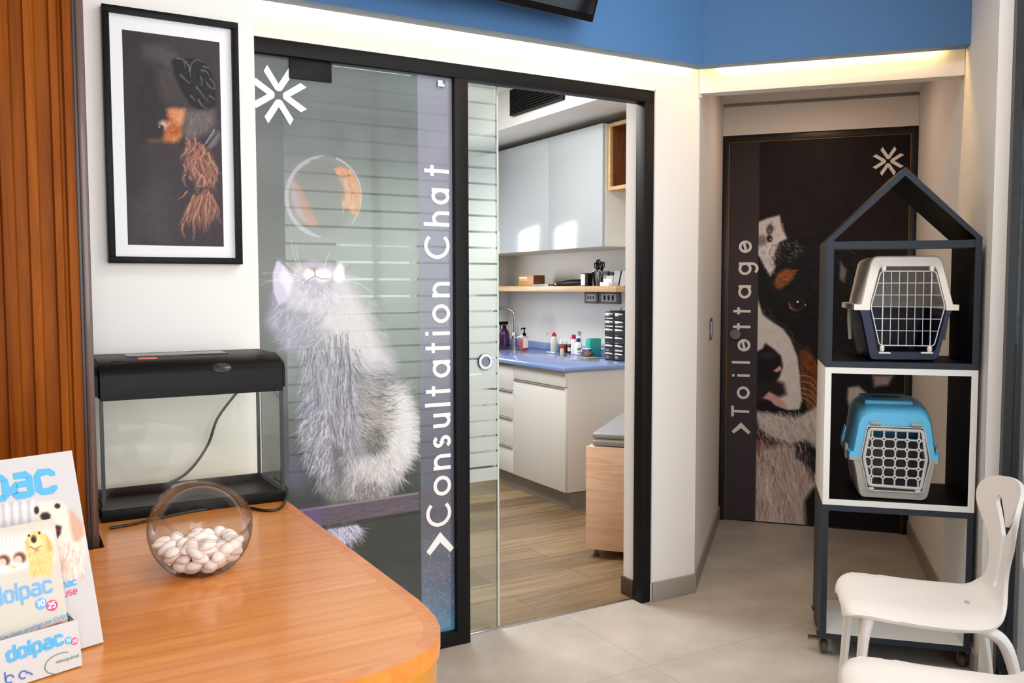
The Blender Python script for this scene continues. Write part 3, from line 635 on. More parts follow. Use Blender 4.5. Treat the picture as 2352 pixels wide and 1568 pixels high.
obj('emblem', (lambda b_: (logo(b_, lambda u, v, d: (float(lc[0])+u, 3.0540-d, float(lc[2])+v), .098, 0, .001), b_)[1])(B()), LETTER, t, smooth=0)
hp = ony(713, 146, 3.05)
obj('pane_clamp', box(B(), float(hp[0])-.075, float(hp[0])+.075, 3.046, 3.056, 2.115, 2.185, .002), BLACKF, t)
hp = ony(1012, 193, 3.05)
obj('clip', box(B(), float(hp[0])-.015, float(hp[0])+.015, 3.040, 3.0555, float(hp[2])-.012, float(hp[2])+.012, .002), CHROME, t)

# sliding glass leaf with frosted bands
t = thing('door_1', None, None, (0, 0, 0)); t['kind'] = 'structure'
XL = float(ony(655, 600, 3.105)[0])
obj('glass_leaf', box(B(), XL, 1.714, 3.100, 3.110, 0.012, 2.19), GLASS, t)
obj('leaf_edge', box(B(), 1.7142, 1.722, 3.098, 3.112, 0.012, 2.19, .001), mat('polished_glass_edge', (196, 206, 196), 0.25), t)
def frosted():
    m = bpy.data.materials.new('frosted_band_film'); m.use_nodes = True; nt = m.node_tree; L = nt.links.new
    nt.nodes.remove(nt.nodes['Principled BSDF']); out = nt.nodes['Material Output']
    zl = lambda y: float(ony(1115, y, 3.098)[2])
    per = (zl(459)-zl(1072))/17.0; z0 = zl(678)
    tc = nt.nodes.new('ShaderNodeTexCoord'); sp = nt.nodes.new('ShaderNodeSeparateXYZ'); L(tc.outputs['Object'], sp.inputs[0])
    def ma(op, a, b=None, c=None):
        n = nt.nodes.new('ShaderNodeMath'); n.operation = op
        for i, v in enumerate((a, b, c)):
            if v is None: continue
            if isinstance(v, (int, float)): n.inputs[i].default_value = v
            else: L(v, n.inputs[i])
        return n.outputs[0]
    fr = ma('FRACT', ma('MULTIPLY_ADD', sp.outputs['Z'], 1/per, -(z0-0.0045)/per))
    band = ma('GREATER_THAN', fr, 0.135)
    lo = ma('GREATER_THAN', sp.outputs['Z'], zl(1104)); hi = ma('LESS_THAN', sp.outputs['Z'], zl(300))
    mr = nt.nodes.new('ShaderNodeMapRange'); mr.inputs[1].default_value = zl(560); mr.inputs[2].default_value = zl(390); mr.inputs[3].default_value = .93; mr.inputs[4].default_value = .22
    L(sp.outputs['Z'], mr.inputs[0])
    f = ma('MULTIPLY', ma('MULTIPLY', band, lo), mr.outputs[0])
    tr = nt.nodes.new('ShaderNodeBsdfTransparent'); df = nt.nodes.new('ShaderNodeBsdfDiffuse'); tl = nt.nodes.new('ShaderNodeBsdfTranslucent')
    df.inputs['Color'].default_value = (.90, .93, .90, 1); tl.inputs['Color'].default_value = (.9, .93, .9, 1)
    m1 = nt.nodes.new('ShaderNodeMixShader'); m1.inputs[0].default_value = .72; L(df.outputs[0], m1.inputs[1]); L(tl.outputs[0], m1.inputs[2])
    m2 = nt.nodes.new('ShaderNodeMixShader'); L(f, m2.inputs[0]); L(tr.outputs[0], m2.inputs[1]); L(m1.outputs[0], m2.inputs[2]); L(m2.outputs[0], out.inputs['Surface'])
    return m
bm = B(); bm.faces.new([bm.verts.new(p) for p in ((XL, 3.0985, .012), (1.714, 3.0985, .012), (1.714, 3.0985, 2.19), (XL, 3.0985, 2.19))])
obj('frosted_film', bm, frosted(), t, smooth=0)
hp = ony(1115, 830, 3.09)
bm = B(); lathe(bm, [(.020, -.004), (.020, .006), (.031, .006), (.034, .002), (.034, -.012), (0, -.012)], 32, T(float(hp[0]), 3.092, float(hp[2])) @ Rx(math.pi/2), cap=False)
hd = obj('handle', bm, CHROME, t)
obj('handle_insert', lathe(B(), [(0, 0.000), (.0195, 0.000), (.0195, -.003)], 32, T(float(hp[0]), 3.092, float(hp[2])) @ Rx(math.pi/2), cap=False), mat('brushed_grey', (126, 126, 128), .4, metal=.6), hd)

# grooming door in the alcove
t = thing('door_2', None, None, (*sn(0, 5.37), 0), -PHI); t['kind'] = 'structure'
bm = B(); box(bm, -.502, -.467, -.02, .03, 0, 2.272, .002); box(bm, .509, .544, -.02, .03, 0, 2.272, .002); box(bm, -.467, .509, -.02, .03, 2.237, 2.272, .002)
obj('frame', bm, mat('black_door_frame', (14, 13, 14), .4), t)
BRASS = mat('brass_edge', (150, 110, 52), .3, metal=.8)
bm = B(); box(bm, -.467, -.4635, -.012, .02, 0.004, 2.237); box(bm, .5055, .509, -.012, .02, 0.004, 2.237); box(bm, -.4635, .5055, -.012, .02, 2.2335, 2.237)
obj('edge_strip', bm, BRASS, t)
obj('leaf', box(B(), -.4635, .5055, -.004, .028, 0.006, 2.2335), mat('dark_door_leaf', (40, 34, 38), .4), t)
def dogdoor():
    o = TD*-.463+TN*5.3652; o = np.array([o[0], o[1], 0.008])
    cv = Canvas(o, TD, 0.968, (0, 0, 1), 2.225, 0.0028, (44, 36, 42)); Yp = cv.Y
    st = [(300, (16, 9, 12)), (450, (28, 20, 24)), (700, (26, 20, 22)), (1210, (24, 19, 22))]
    for k in range(3): cv.c[..., k] = np.interp(Yp, [s_[0] for s_ in st], [s_[1][k] for s_ in st])
    BL, DK = (17, 15, 19), (30, 27, 32)
    def F(pts, n, ln, wd, cols, fl, a=.7, jit=.3): cv.fur(pts, n, ln, wd, cols, fl, a, jit)
    # black head and coat
    cv.poly([(1735, 590), (1780, 560), (1810, 552), (1850, 545), (1900, 530), (1990, 560), (2060, 640), (2090, 800), (2090, 1210), (1850, 1210), (1820, 1020), (1760, 900), (1735, 700)], BL, 5)
    F([(1750, 560), (1890, 540), (2000, 600), (2060, 800), (1900, 900), (1840, 760), (1760, 660)], 420, 26, 1.6, [(48, 46, 54), (70, 68, 76), (12, 10, 14)], lambda x, y: (.9, .35), .5)
    # speckled blaze and ear
    cv.poly([(1736, 512), (1766, 500), (1791, 494), (1796, 522), (1808, 548), (1790, 556), (1778, 582), (1780, 612), (1770, 634), (1758, 616), (1746, 592), (1736, 580)], (206, 200, 200), 3)
    cv.ell(1768, 527, 8, 13, (70, 66, 72), .6, .9, .2); cv.ell(1748, 552, 14, 12, (96, 92, 100), .8, .8); cv.ell(1768, 548, 7, 8, (36, 32, 38), .4)
    cv.ell(1770, 550, 1.6, 1.6, (240, 240, 240), .3)
    F([(1744, 565), (1786, 560), (1782, 620), (1768, 632), (1748, 596)], 150, 8, 2, [(230, 226, 226), (120, 114, 120), (190, 184, 186)], lambda x, y: (-.2, 1), .7)
    # tan brow and cheek
    cv.poly([(1778, 648), (1786, 628), (1802, 618), (1826, 622), (1822, 640), (1806, 654), (1794, 664), (1782, 662)], (132, 76, 36), 4)
    F([(1780, 645), (1800, 618), (1828, 622), (1806, 655)], 90, 14, 2, [(168, 100, 52), (96, 52, 26)], lambda x, y: (.8, -.45), .7)
    # eye
    cv.ell(1834, 702, 27, 19, (10, 8, 10), .4); cv.poly([(1811, 694), (1820, 706), (1842, 712), (1826, 714), (1814, 708)], (196, 160, 160), 2)
    cv.ell(1833, 698, 18, 16, (52, 24, 18), .35); cv.ell(1833, 697, 10, 9, (14, 8, 10), .4); cv.ell(1832, 693, 2.6, 2.6, (250, 250, 250), .3); cv.ell(1850, 700, 1.6, 1.6, (220, 220, 220), .3)
    # white muzzle
    cv.poly([(1736, 662), (1742, 690), (1752, 722), (1772, 738), (1796, 752), (1816, 778), (1832, 820), (1838, 870), (1842, 920), (1836, 940), (1810, 942), (1780, 930), (1736, 880)], (204, 199, 197), 3)
    F([(1746, 700), (1796, 752), (1836, 830), (1840, 930), (1800, 900), (1760, 780)], 160, 16, 1.8, [(226, 222, 220), (186, 180, 178)], lambda x, y: (.5, .9), .5)
    F([(1748, 712), (1800, 752), (1830, 800), (1842, 840), (1858, 830), (1820, 760), (1760, 700)], 160, 14, 1.6, [BL, (40, 34, 36), (120, 70, 40)], lambda x, y: (.6, .8), .7)
    F([(1744, 500), (1796, 496), (1808, 550), (1786, 566), (1750, 560)], 60, 10, 1.6, [(226, 220, 220), (180, 174, 176), (120, 114, 118)], lambda x, y: (.3, 1), .6)
    F([(1766, 560), (1830, 548), (1850, 570), (1800, 610), (1778, 620)], 120, 14, 1.6, [(60, 58, 66), (120, 116, 122), (14, 12, 16), (180, 176, 180)], lambda x, y: (.8, .5), .6, .5)
    # nose, mouth
    cv.poly([(1734, 810), (1752, 800), (1758, 788), (1778, 802), (1794, 818), (1798, 842), (1790, 866), (1776, 884), (1752, 890), (1734, 884)], (20, 15, 20), 3)
    cv.ell(1765, 816, 20, 7, (62, 56, 64), .9, .6); cv.poly([(1776, 851), (1792, 839), (1796, 849), (1784, 855)], (206, 150, 150), 1.6)
    cv.poly([(1734, 884), (1780, 872), (1800, 880), (1806, 905), (1790, 912), (1768, 905), (1748, 925), (1734, 935)], (34, 28, 34), 6)
    cv.poly([(1752, 914), (1766, 899), (1780, 908), (1802, 924), (1810, 940), (1790, 934), (1770, 920)], (202, 152, 148), 2.5)
    cv.poly([(1734, 918), (1760, 926), (1800, 940), (1832, 948), (1850, 930), (1846, 952), (1824, 958), (1780, 944), (1734, 938)], (18, 13, 17), 3)
    # tan cheek
    cv.poly([(1836, 806), (1850, 800), (1868, 818), (1884, 850), (1896, 900), (1890, 940), (1856, 940), (1844, 910), (1840, 860)], (112, 62, 28), 4)
    F([(1832, 780), (1860, 800), (1890, 860), (1892, 940), (1850, 940), (1840, 860)], 240, 20, 1.8, [(150, 88, 42), (74, 38, 18), (40, 24, 18)], lambda x, y: (.45, .9), .7)
    # chin and throat
    cv.poly([(1734, 944), (1770, 948), (1824, 962), (1850, 948), (1890, 926), (1900, 980), (1890, 1040), (1850, 1010), (1815, 1020), (1770, 1004), (1744, 984)], (190, 182, 178), 5)
    cv.poly([(1736, 980), (1752, 1000), (1770, 1006), (1800, 1014), (1790, 1030), (1760, 1028), (1740, 1030)], (86, 60, 48), 6, .85)
    cv.poly([(1734, 1010), (1756, 1030), (1800, 1022), (1840, 1024), (1868, 1060), (1882, 1110), (1880, 1160), (1860, 1210), (1730, 1202)], (188, 172, 166), 8)
    cv.poly([(1736, 1010), (1748, 1020), (1756, 1060), (1748, 1062), (1738, 1040)], (116, 66, 48), 4, .8)
    cv.poly([(1828, 1016), (1850, 1030), (1868, 1050), (1880, 1080), (1866, 1086), (1846, 1064), (1826, 1052)], (24, 20, 24), 4)
    F([(1734, 1030), (1868, 1070), (1880, 1160), (1858, 1206), (1732, 1200)], 520, 40, 2.6, [(212, 198, 192), (162, 140, 134), (130, 104, 100), (220, 210, 206)], lambda x, y: (.12+(x-1780)*.003, 1), .55, .25)
    F([(1750, 950), (1880, 940), (1890, 1010), (1800, 1010)], 240, 26, 2.2, [(210, 204, 200), (160, 150, 146)], lambda x, y: (.4, .9), .6)
    cv.poly([(1848, 1150), (1868, 1120), (1890, 1130), (1890, 1212), (1852, 1212)], (18, 14, 18), 6)
    for k, (x0, y0) in enumerate(((1840, 862), (1842, 876), (1840, 890), (1842, 902), (1840, 912))): cv.line(smooth_path([(x0, y0), (x0+22, y0+4+2*k), (x0+40, y0+26+3*k)], 5), 1.3, .7, (206, 188, 180), .8)
    F([(1734, 940), (1850, 945), (1890, 930), (1890, 1030), (1780, 1020), (1740, 990)], 260, 24, 2, [(214, 206, 202), (170, 160, 156), (140, 128, 122), (226, 222, 220)], lambda x, y: (.5, .85), .6, .4)
    F([(1742, 1000), (1800, 1010), (1860, 1040), (1870, 1100), (1740, 1080)], 220, 34, 2.2, [(206, 190, 184), (150, 128, 120), (110, 84, 76), (188, 174, 168)], lambda x, y: (.2, 1), .55, .3)
    F([(1840, 1020), (1880, 1060), (1880, 1110), (1850, 1080)], 80, 20, 1.8, [(28, 24, 28), (70, 64, 68)], lambda x, y: (.4, .9), .6)
    # far ear and coat seen past the shelf
    cv.poly([(1930, 600), (1945, 620), (1940, 650), (1928, 640)], (150, 144, 146), 3, .7)
    cv.poly([(1948, 890), (1972, 886), (1990, 902), (1966, 922), (1952, 945), (1946, 915)], (178, 166, 164), 4); cv.poly([(2004, 862), (2052, 862), (2040, 884), (2008, 888)], (176, 160, 156), 5, .8)
    F([(1900, 560), (1990, 580), (2060, 700), (1960, 760)], 160, 34, 1.6, [(84, 82, 92), (50, 48, 56)], lambda x, y: (.9, .5), .5)
    cv.noise(2.0, 60, 2)
    # grey-violet title band
    band = cv.X < 1745-(cv.Y-330)*.0115
    g = np.interp(Yp, [300, 600, 1200], [0, 1, 1.0])[..., None]
    bc = np.array((46, 38, 36))*(1-g)+np.array((60, 52, 58))*g
    cv.c[band] = bc[band]
    return cv
dd = dogdoor(); dd.build('door_graphic', printmat('printed_door_vinyl', .5), t, -TN, 1.25)
pl = lambda x, y: (lambda p: (float(p@TD), float(p[2])))(onp(x, y, TN, 5.363))
ub = pl(1723.5, 770); caph = ub[0]-pl(1681, 880)[0]
sp_px = [(957, 932), (915.5, 887.5), (865, 859), (835, 829), (806, 779), (758, 742), (722, 706), (685, 655), (631, 603), (580, 553)]
bm = B(); letters(bm, 'Toilettage', lambda u, v, d: (ub[0]-v, -.0075-d, u), caph, .15, spans=[(pl(1705, a)[1], pl(1705, b)[1]) for a, b in sp_px])
cb = pl(1702, 991); chevron(bm, lambda u, v, d: (cb[0]+u, -.0075-d, cb[1]+v), .110, .056, .031, 0, .001)
obj('lettering', bm, LETTER, t, smooth=0)
lc = pl(2040, 370); bm = B(); logo(bm, lambda u, v, d: (lc[0]+u, -.0075-d, lc[1]+v), .080, 0, .001); obj('emblem', bm, LETTER, t, smooth=0)
hp = pl(1689, 767); bm = B(); lathe(bm, [(0, 0), (.018, 0), (.020, -.001), (.028, -.001), (.030, .006), (.030, .014), (0, .014)], 28, T(hp[0], -.008, hp[1]) @ Rx(math.pi/2), cap=False)
obj('lock', bm, mat('dark_chrome', (120, 116, 112), .25, metal=1), t)

# right-hand shop window: black post and pane running toward the viewer
t = thing('window_2', None, None, (*sn(.645, 3.40), 0), -PHI); t['kind'] = 'structure'
bm = B(); box(bm, -.013, .05, -.03, .03, 0, CH); box(bm, -.005, .04, -1.30, -.03, 0, .08); box(bm, -.005, .04, -1.30, -.03, 2.90, CH); box(bm, -.005, .04, -1.30, -1.25, .08, 2.90)
obj('frame', bm, mat('black_window_frame', (22, 22, 26), .4), t)
obj('pane', box(B(), .012, .02, -1.25, -.03, .08, 2.90), glass('shop_window_glass', (.9, .95, .97), refl=.7), t)
# ================================================================== reception desk and what stands on it
ZT = 0.80
DESK = wood('cherry_veneer', (206, 118, 38), (230, 152, 70), (2.2, 46, 30), 0.32, coat=0.45, dist=0.7, bump=0.03)
LIP = wood('solid_wood_lipping', (200, 108, 26), (226, 140, 52), (18, 18, 18), 0.32, coat=0.45, bump=0.03)
FRONT = wood('desk_front_veneer', (176, 104, 20), (206, 140, 40), (3, 3, 40), 0.28, coat=0.5, dist=.5, bump=0.02)
t = thing('reception_desk', 'orange varnished wooden reception desk with a rounded corner', 'desk', (0, 0, 0))
a = onz(240, 1255, ZT); b_ = onz(235, 1205, ZT)
nx_ = float(max(a[0], 0.184))
rounded = [(.673, 2.815), (.673, 1.54), (.671, 1.49), (.664, 1.435), (.650, 1.385), (.628, 1.344), (.596, 1.311), (.556, 1.288), (.505, 1.272), (.45, 1.264)]
outline = rounded+[(-1.25, 1.264), (-1.25, 2.205), (.150, 2.205), (nx_, 2.21), (nx_, 2.815)]
def inset(poly, d, n):
    out = []
    for i in range(n):
        p = np.array(poly[i]); q = np.array(poly[i+1]) if i < n-1 else p+np.array([-1, 0]); r_ = np.array(poly[i-1]) if i > 0 else p+np.array([0, 1])
        e = q-r_; e = e/np.hypot(*e); out.append(tuple(p+np.array([e[1], -e[0]])*d))
    return out
ins = inset(rounded, 0.030, len(rounded))
bm = B(); prism(bm, ins+[(-1.25, 1.294), (-1.25, 2.205), (.150, 2.205), (nx_, 2.21), (nx_, 2.815)], ZT-.03, ZT)
obj('veneer_top', bm, DESK, t)
bm = B(); o2 = rounded+[(-1.25, 1.264)]; i2 = ins+[(-1.25, 1.294)]
prism(bm, o2+list(reversed(i2)), ZT-.034, ZT); obj('edge_band', bm, LIP, t)
bo = inset(rounded, .006, len(rounded)); bm = B(); prism(bm, bo+[(-1.25, 1.27), (-1.25, 1.31)]+list(reversed(inset(rounded, .03, len(rounded)))), 0, ZT-.034)
obj('front_panel', bm, FRONT, t)

# --- aquarium
tx0, tx1, ty0, ty1 = .203, .667, 2.445, 2.715
t = thing('aquarium', 'empty glass aquarium with a black hood standing on the wooden desk', 'aquarium', (tx0, ty0, ZT)); w_ = tx1-tx0; dp = ty1-ty0
bm = B(); box(bm, -.004, w_+.004, -.004, .010, 0, .030, .002); box(bm, -.004, w_+.004, dp-.010, dp+.004, 0, .030, .002); box(bm, -.004, .010, .010, dp-.010, 0, .030); box(bm, w_-.010, w_+.004, .010, dp-.010, 0, .030); box(bm, .010, w_-.010, .010, dp-.010, .004, .010)
obj('base', bm, BLACKP, t)
bm = B(); box(bm, 0, w_, 0, .004, .030, .318); box(bm, 0, w_, dp-.004, dp, .030, .318); box(bm, 0, .004, .004, dp-.004, .030, .318); box(bm, w_-.004, w_, .004, dp-.004, .030, .318)
obj('glass_tank', bm, TANKGL, t)
SIL = mat('black_silicone', (16, 18, 17), .4)
for (x_, y_) in ((.003, .003), (w_-.003, .003), (.003, dp-.003), (w_-.003, dp-.003)):
    bm = B(); box(bm, x_-.0045, x_+.0045, y_-.0045, y_+.0045, .030, .318); obj('corner_seal', bm, SIL, t)
prof = [(-.008, .312), (-.008, .372), (-.004, .386), (.010, .400), (.040, .409), (.10, .413), (dp-.01, .413), (dp+.006, .405), (dp+.006, .312)]
bm = B(); prism(bm, prof, -.009, w_+.009, 'x'); bmesh.ops.bevel(bm, geom=[e for e in bm.edges if abs(abs(e.verts[0].co.x-w_/2)-w_/2-.009) < 1e-5 and abs(e.verts[0].co.x-e.verts[1].co.x) < 1e-5], offset=.010, segments=3, affect='EDGES')
hood = obj('hood', bm, BLACKP, t)
bm = B(); box(bm, .08, .34, .10, .20, .412, .4155, .001); obj('lid_flap', bm, mat('glossy_black_lid', (14, 14, 15), .2), t)
bm = B(); box(bm, .10, .147, .055, .085, .4085, .413, .0005); obj('sticker', bm, mat('orange_sticker', (214, 110, 62), .6), t)['label'] = 'orange sticker'
for x_ in (.03, .40):
    bm = B()
    for k in range(3): tube(bm, smooth_path([(x_, .020+k*.010, .403+k*.0022), (x_+.018, .017+k*.010, .4035+k*.0022), (x_+.036, .020+k*.010, .403+k*.0022)], 4), .0018, 6)
    obj('vent_ribs', bm, BLACKM, t)
bm = B(); lathe(bm, [(0, 0), (.024, 0), (.026, .002), (.022, .004), (0, .004)], 24, T(.30, -.004, .383) @ Rx(math.radians(55)) @ Matrix.Diagonal((1, .55, 1, 1)))
obj('badge', bm, mat('dark_grey_badge', (34, 34, 35), .3), t)
CABLE = mat('black_cable', (14, 14, 15), .45)
def onY(x, y, Y): return tuple(float(v) for v in ony(x, y, Y))
def onZ(x, y, Z): return tuple(float(v) for v in onz(x, y, Z))
pts = smooth_path([onY(545, 900, 2.755), onY(500, 960, 2.757), onY(478, 1020, 2.757), onY(440, 1075, 2.757), onY(398, 1105, 2.757), onY(320, 1128, 2.757), onY(255, 1150, 2.752), (.198, 2.75, .812), (.1885, 2.70, .8065), (.1875, 2.50, .806)], 6)
tag(obj('power_cable', tube(B(), pts, .0042, 8), CABLE), 'black cable hanging down behind the aquarium glass', 'cable')
pts = smooth_path([(.680, 2.60, .835), (.682, 2.47, .828), onZ(655, 1150, .812), onZ(640, 1168, .8048), onZ(610, 1172, .8045), onZ(575, 1166, .8045), onZ(530, 1160, .8045), onZ(450, 1172, .8045), onZ(380, 1186, .8045), onZ(300, 1204, .8045), onZ(252, 1212, .8045)], 6)
tag(obj('power_cable', tube(B(), pts, .0038, 8), CABLE), 'black cable looping over the desk in front of the aquarium base', 'cable')

# --- slanted glass bowl with white pebbles
R_ = .106; C0 = np.array([.346, 1.925, ZT+.092])
nrm = Vector(_r*.36+_u*.85-_f*.38).normalized()
d_ = .047; th0 = math.acos(d_/R_)
prof = [(R_*math.sin(th0+(math.pi-th0)*k/30), R_*math.cos(th0+(math.pi-th0)*k/30)) for k in range(31)]; prof[-1] = (0, -R_)
q = nrm.to_track_quat('Z', 'Y').to_matrix().to_4x4()
bm = B(); lathe(bm, prof, 48, q, cap=False)
for v in bm.verts:
    if v.co.z < -.0915: v.co.z = -.0915
rt = R_*math.sin(th0)
tube(bm, [tuple(q @ Vector((rt*math.cos(2*math.pi*k/48), rt*math.sin(2*math.pi*k/48), d_))) for k in range(48)], .0028, 8, closed=True)
bw = obj('glass_bowl', bm, BOWLGL); bw.location = C0
tag(bw, 'slanted round glass bowl of white pebbles on the desk', 'bowl')
PEB = mat('white_pebble', (246, 232, 224), .6, noise=.04, nscale=30, bump=.05, bscale=120)
rg = random.Random(11); prot = []
for k in range(5):
    bm = B(); bmesh.ops.create_icosphere(bm, subdivisions=3, radius=1); sx, sy, sz = rg.uniform(.015, .021), rg.uniform(.012, .015), rg.uniform(.009, .012)
    ph = [rg.uniform(0, 6) for _ in range(6)]
    for v in bm.verts:
        n_ = v.co.normalized(); k_ = 1+.10*math.sin(2.2*n_.x+ph[0])+.08*math.sin(2.6*n_.y+ph[1])+.07*math.sin(3*n_.z+ph[2])
        v.co = Vector((n_.x*sx, n_.y*sy, n_.z*sz))*k_
    prot.append(obj('pebble', bm, PEB)); prot[-1]['category'] = 'pebble'
placed = []; first = [True]*5; n_p = 0
axr, axf = np.array([_r[0], _r[1], 0]), np.array([_f[0], _f[1], 0])
for layer in range(7):
    z = -.0785+layer*.0155
    for tr in range(700):
        rad = math.sqrt(max(0, (R_-.0175)**2-z*z)); an = rg.uniform(0, 6.283); rr = rad*math.sqrt(rg.random())
        px_, py_ = rr*math.cos(an), rr*math.sin(an)
        lat = px_*axr[0]+py_*axr[1]
        top = -.034+.30*max(lat, 0)-.04*max(-lat, 0)
        if z > top+.006: continue
        if n_p >= 74: break
        if all((px_-a)**2+(py_-b)**2+((z-c)*1.25)**2 > .0235**2 for a, b, c in placed):
            placed.append((px_, py_, z)); k = n_p % 5
            if first[k]: o = prot[k]; first[k] = False
            else: o = prot[k].copy(); COL.objects.link(o)
            o.location = (C0[0]+px_, C0[1]+py_, C0[2]+z+rg.uniform(-.002, .002)); o.rotation_euler = (rg.uniform(-.35, .35), rg.uniform(-.35, .35), rg.uniform(0, 6.28))
            o['label'] = 'white pebble heaped with others in the slanted glass bowl'; o['group'] = 'white pebbles in the glass bowl'; n_p += 1

# --- cardboard counter display with medicine packs
CARDM = printmat('printed_card', .55)
th = math.radians(19); U = np.array([math.cos(th), math.sin(th), 0]); NB = np.array([-math.sin(th), math.cos(th), 0])
t = thing('counter_display', 'large white cardboard display with a golden dog photo and blue lettering', 'display', (.128, 1.605, ZT), th)
def leanplane(P, deg):
    a_ = math.radians(deg); up = np.array([0, 0, 1])*math.cos(a_)+NB*math.sin(a_); nn = np.cross(U, up)   # nn faces the viewer
    return np.array(P, float), up, nn
class Face:
    """a leaning card: local (u to the right from P, v up the card)"""
    def __init__(s, P, deg): s.P, s.up, s.nn = leanplane(P, deg)
    def px(s, x, y): p = onp(x, y, s.nn, s.nn@s.P)-s.P; return float(p@U), float(p@s.up)
    def at(s, u, v, d=0): return s.P+U*u+s.up*v+s.nn*d
def loc(parent): inv = parent_matrix(parent).inverted(); return lambda p: tuple(inv @ Vector(p))
def slab(f, u0, u1, v0, v1, thk, parent, name, m):
    L_ = loc(parent); bm = B()
    c = [bm.verts.new(L_(f.at(u, v, d))) for d in (-thk, 0) for u, v in ((u0, v0), (u1, v0), (u1, v1), (u0, v1))]
    for q_ in ((0, 3, 2, 1), (4, 5, 6, 7), (0, 1, 5, 4), (1, 2, 6, 5), (2, 3, 7, 6), (3, 0, 4, 7)): bm.faces.new([c[i] for i in q_])
    return obj(name, bm, m, parent, smooth=0)
def cardtext(f, parent, name, txt, a_px, b_px, cap, wd, m, lift=.0008):
    """lettering on a card between two baseline pixels; cap height in metres"""
    L_ = loc(parent); a_ = np.array(f.px(*a_px)); b2 = np.array(f.px(*b_px)); e = b2-a_; ln = np.hypot(*e); e /= ln; nrm_ = np.array([-e[1], e[0]])
    tot = sum(GLYPH[c][1] for c in txt)+.12*(len(txt)-1); sx = ln/tot
    bm = B(); u = 0
    for c in txt:
        st_, adv = GLYPH[c]
        for j_, s_ in enumerate(st_): ribbon(bm, [((u+p[0])*sx, p[1]*cap) for p in s_], wd*cap, 0, .0003+.0002*j_, lambda x, y, d: L_(f.at(*(a_+e*x+nrm_*y), lift+d)))
        u += adv+.12
    return obj(name, bm, m, parent, smooth=0)
SKY = mat('sky_blue_ink', (72, 160, 216), .5); PINK = mat('magenta_ink', (214, 60, 118), .5); INKB = mat('dark_blue_ink', (60, 96, 176), .5); INKG = mat('grey_green_ink', (96, 122, 110), .5); WINK = mat('white_ink', (244, 242, 240), .5); LBL = mat('soft_blue_ink', (106, 160, 214), .5)
fb = Face((.128, 1.605, ZT+.003), 18)
slab(fb, -.30, 0, 0, .33, .008, t, 'back_panel', PAPER)
cv = Canvas(fb.at(-.30, .002, .0004), U, .2995, fb.up, .3275, .0014, (190, 187, 186))
K = KC(2.86, 0, 1020)
def retriever(cv, K, tone, pale, dark):
    cv.poly(K([(-20, 470), (-20, 420), (250, 375), (300, 380), (300, 560), (-20, 600)]), (206, 200, 202), 8, .9)
    for k in range(9): cv.line(K([(-10+k*28, 400-k*4), (0+k*28, 560)]), 4, 3, (168, 164, 168) if k % 2 else (232, 228, 228), .7)
    cv.poly(K([(235, 430), (270, 390), (330, 378), (390, 380), (440, 420), (470, 500), (560, 560), (560, 700), (540, 860), (470, 880), (390, 860), (350, 700), (320, 640), (270, 560), (235, 490)]), pale, 6)
    cv.poly(K([(450, 430), (480, 440), (545, 520), (556, 590), (520, 640), (485, 640), (462, 560)]), tone, 5)
    cv.poly(K([(350, 640), (380, 700), (440, 800), (400, 880), (360, 780)]), dark, 8, .7)
    cv.fur(K([(350, 640), (540, 640), (550, 860), (400, 870)]), 160, 22, 2.4, [pale, tone, dark], lambda x, y: (.1, 1), .5)
    cv.ell(*K([(240, 433)])[0], 6, 9, (52, 38, 36), .5); cv.ell(*K([(377, 405)])[0], 7, 6, (48, 36, 34), .5)
    cv.poly(K([(262, 470), (280, 448), (312, 446), (332, 462), (330, 490), (300, 505), (272, 492)]), (44, 36, 38), 3)
    cv.poly(K([(330, 545), (380, 530), (405, 540), (398, 590), (370, 625), (345, 622)]), (62, 36, 38), 3); cv.poly(K([(338, 565), (372, 560), (368, 600), (348, 612)]), (214, 128, 132), 3)
retriever(cv, K, (196, 156, 134), (228, 208, 194), (176, 140, 124))
cv.build('front_print', CARDM, t, fb.nn, 1.0)
cardtext(fb, t, 'lettering', 'dOLpAc', (-170, 1176), (130, 1128), .0545, .19, SKY)
cardtext(fb, t, 'lettering', 'pAc', (143, 1351), (176, 1342), .0125, .17, SKY)
cardtext(fb, t, 'lettering', 'USE', (146, 1372), (178, 1363), .0125, .14, PINK)
f1 = Face((.090, 1.524, ZT+.002), 11.25)
slab(f1, -.24, 0, 0, .072, .004, t, 'front_tray', PAPER)
L_ = loc(t); bm = B()
def tri(bm, pts): bm.faces.new([bm.verts.new(L_(p)) for p in pts])
p_ = [f1.at(-.001, .001, -.003), f1.at(-.001, .068, -.003), fb.at(-.052, .068, .0), fb.at(-.052, .001, 0)]; tri(bm, p_); tri(bm, [p+U*-.003 for p in reversed(p_)])
obj('tray_side', bm, PAPER, t, smooth=0, recalc=False)
cardtext(f1, t, 'lettering', 'dOLpAc', (17.5, 1521), (146, 1478), .0225, .2, SKY)
for (cx, cy, r_, m_, tx) in ((157, 1470, 8, SKY, '10'), (171, 1472, 8, PINK, '20')):
    c_ = f1.px(cx, cy); bm = B(); ring = [bm.verts.new(L_(f1.at(c_[0]+.0055*math.cos(a_*math.pi/12), c_[1]+.0055*math.sin(a_*math.pi/12), .0009))) for a_ in range(24)]; bm.faces.new(ring); obj('dose_badge', bm, m_, t, smooth=0)
    cardtext(f1, t, 'lettering', tx, (cx-5, cy+5), (cx+6, cy+2), .0055, .2, WINK, .0012)
def oriented(f, u, v, d, parent):
    m_ = Matrix(((U[0], f.up[0], f.nn[0], 0), (U[1], f.up[1], f.nn[1], 0), (U[2], f.up[2], f.nn[2], 0), (0, 0, 0, 1)))
    p = f.at(u, v, d); m_.translation = Vector(p); return parent_matrix(parent).inverted() @ m_
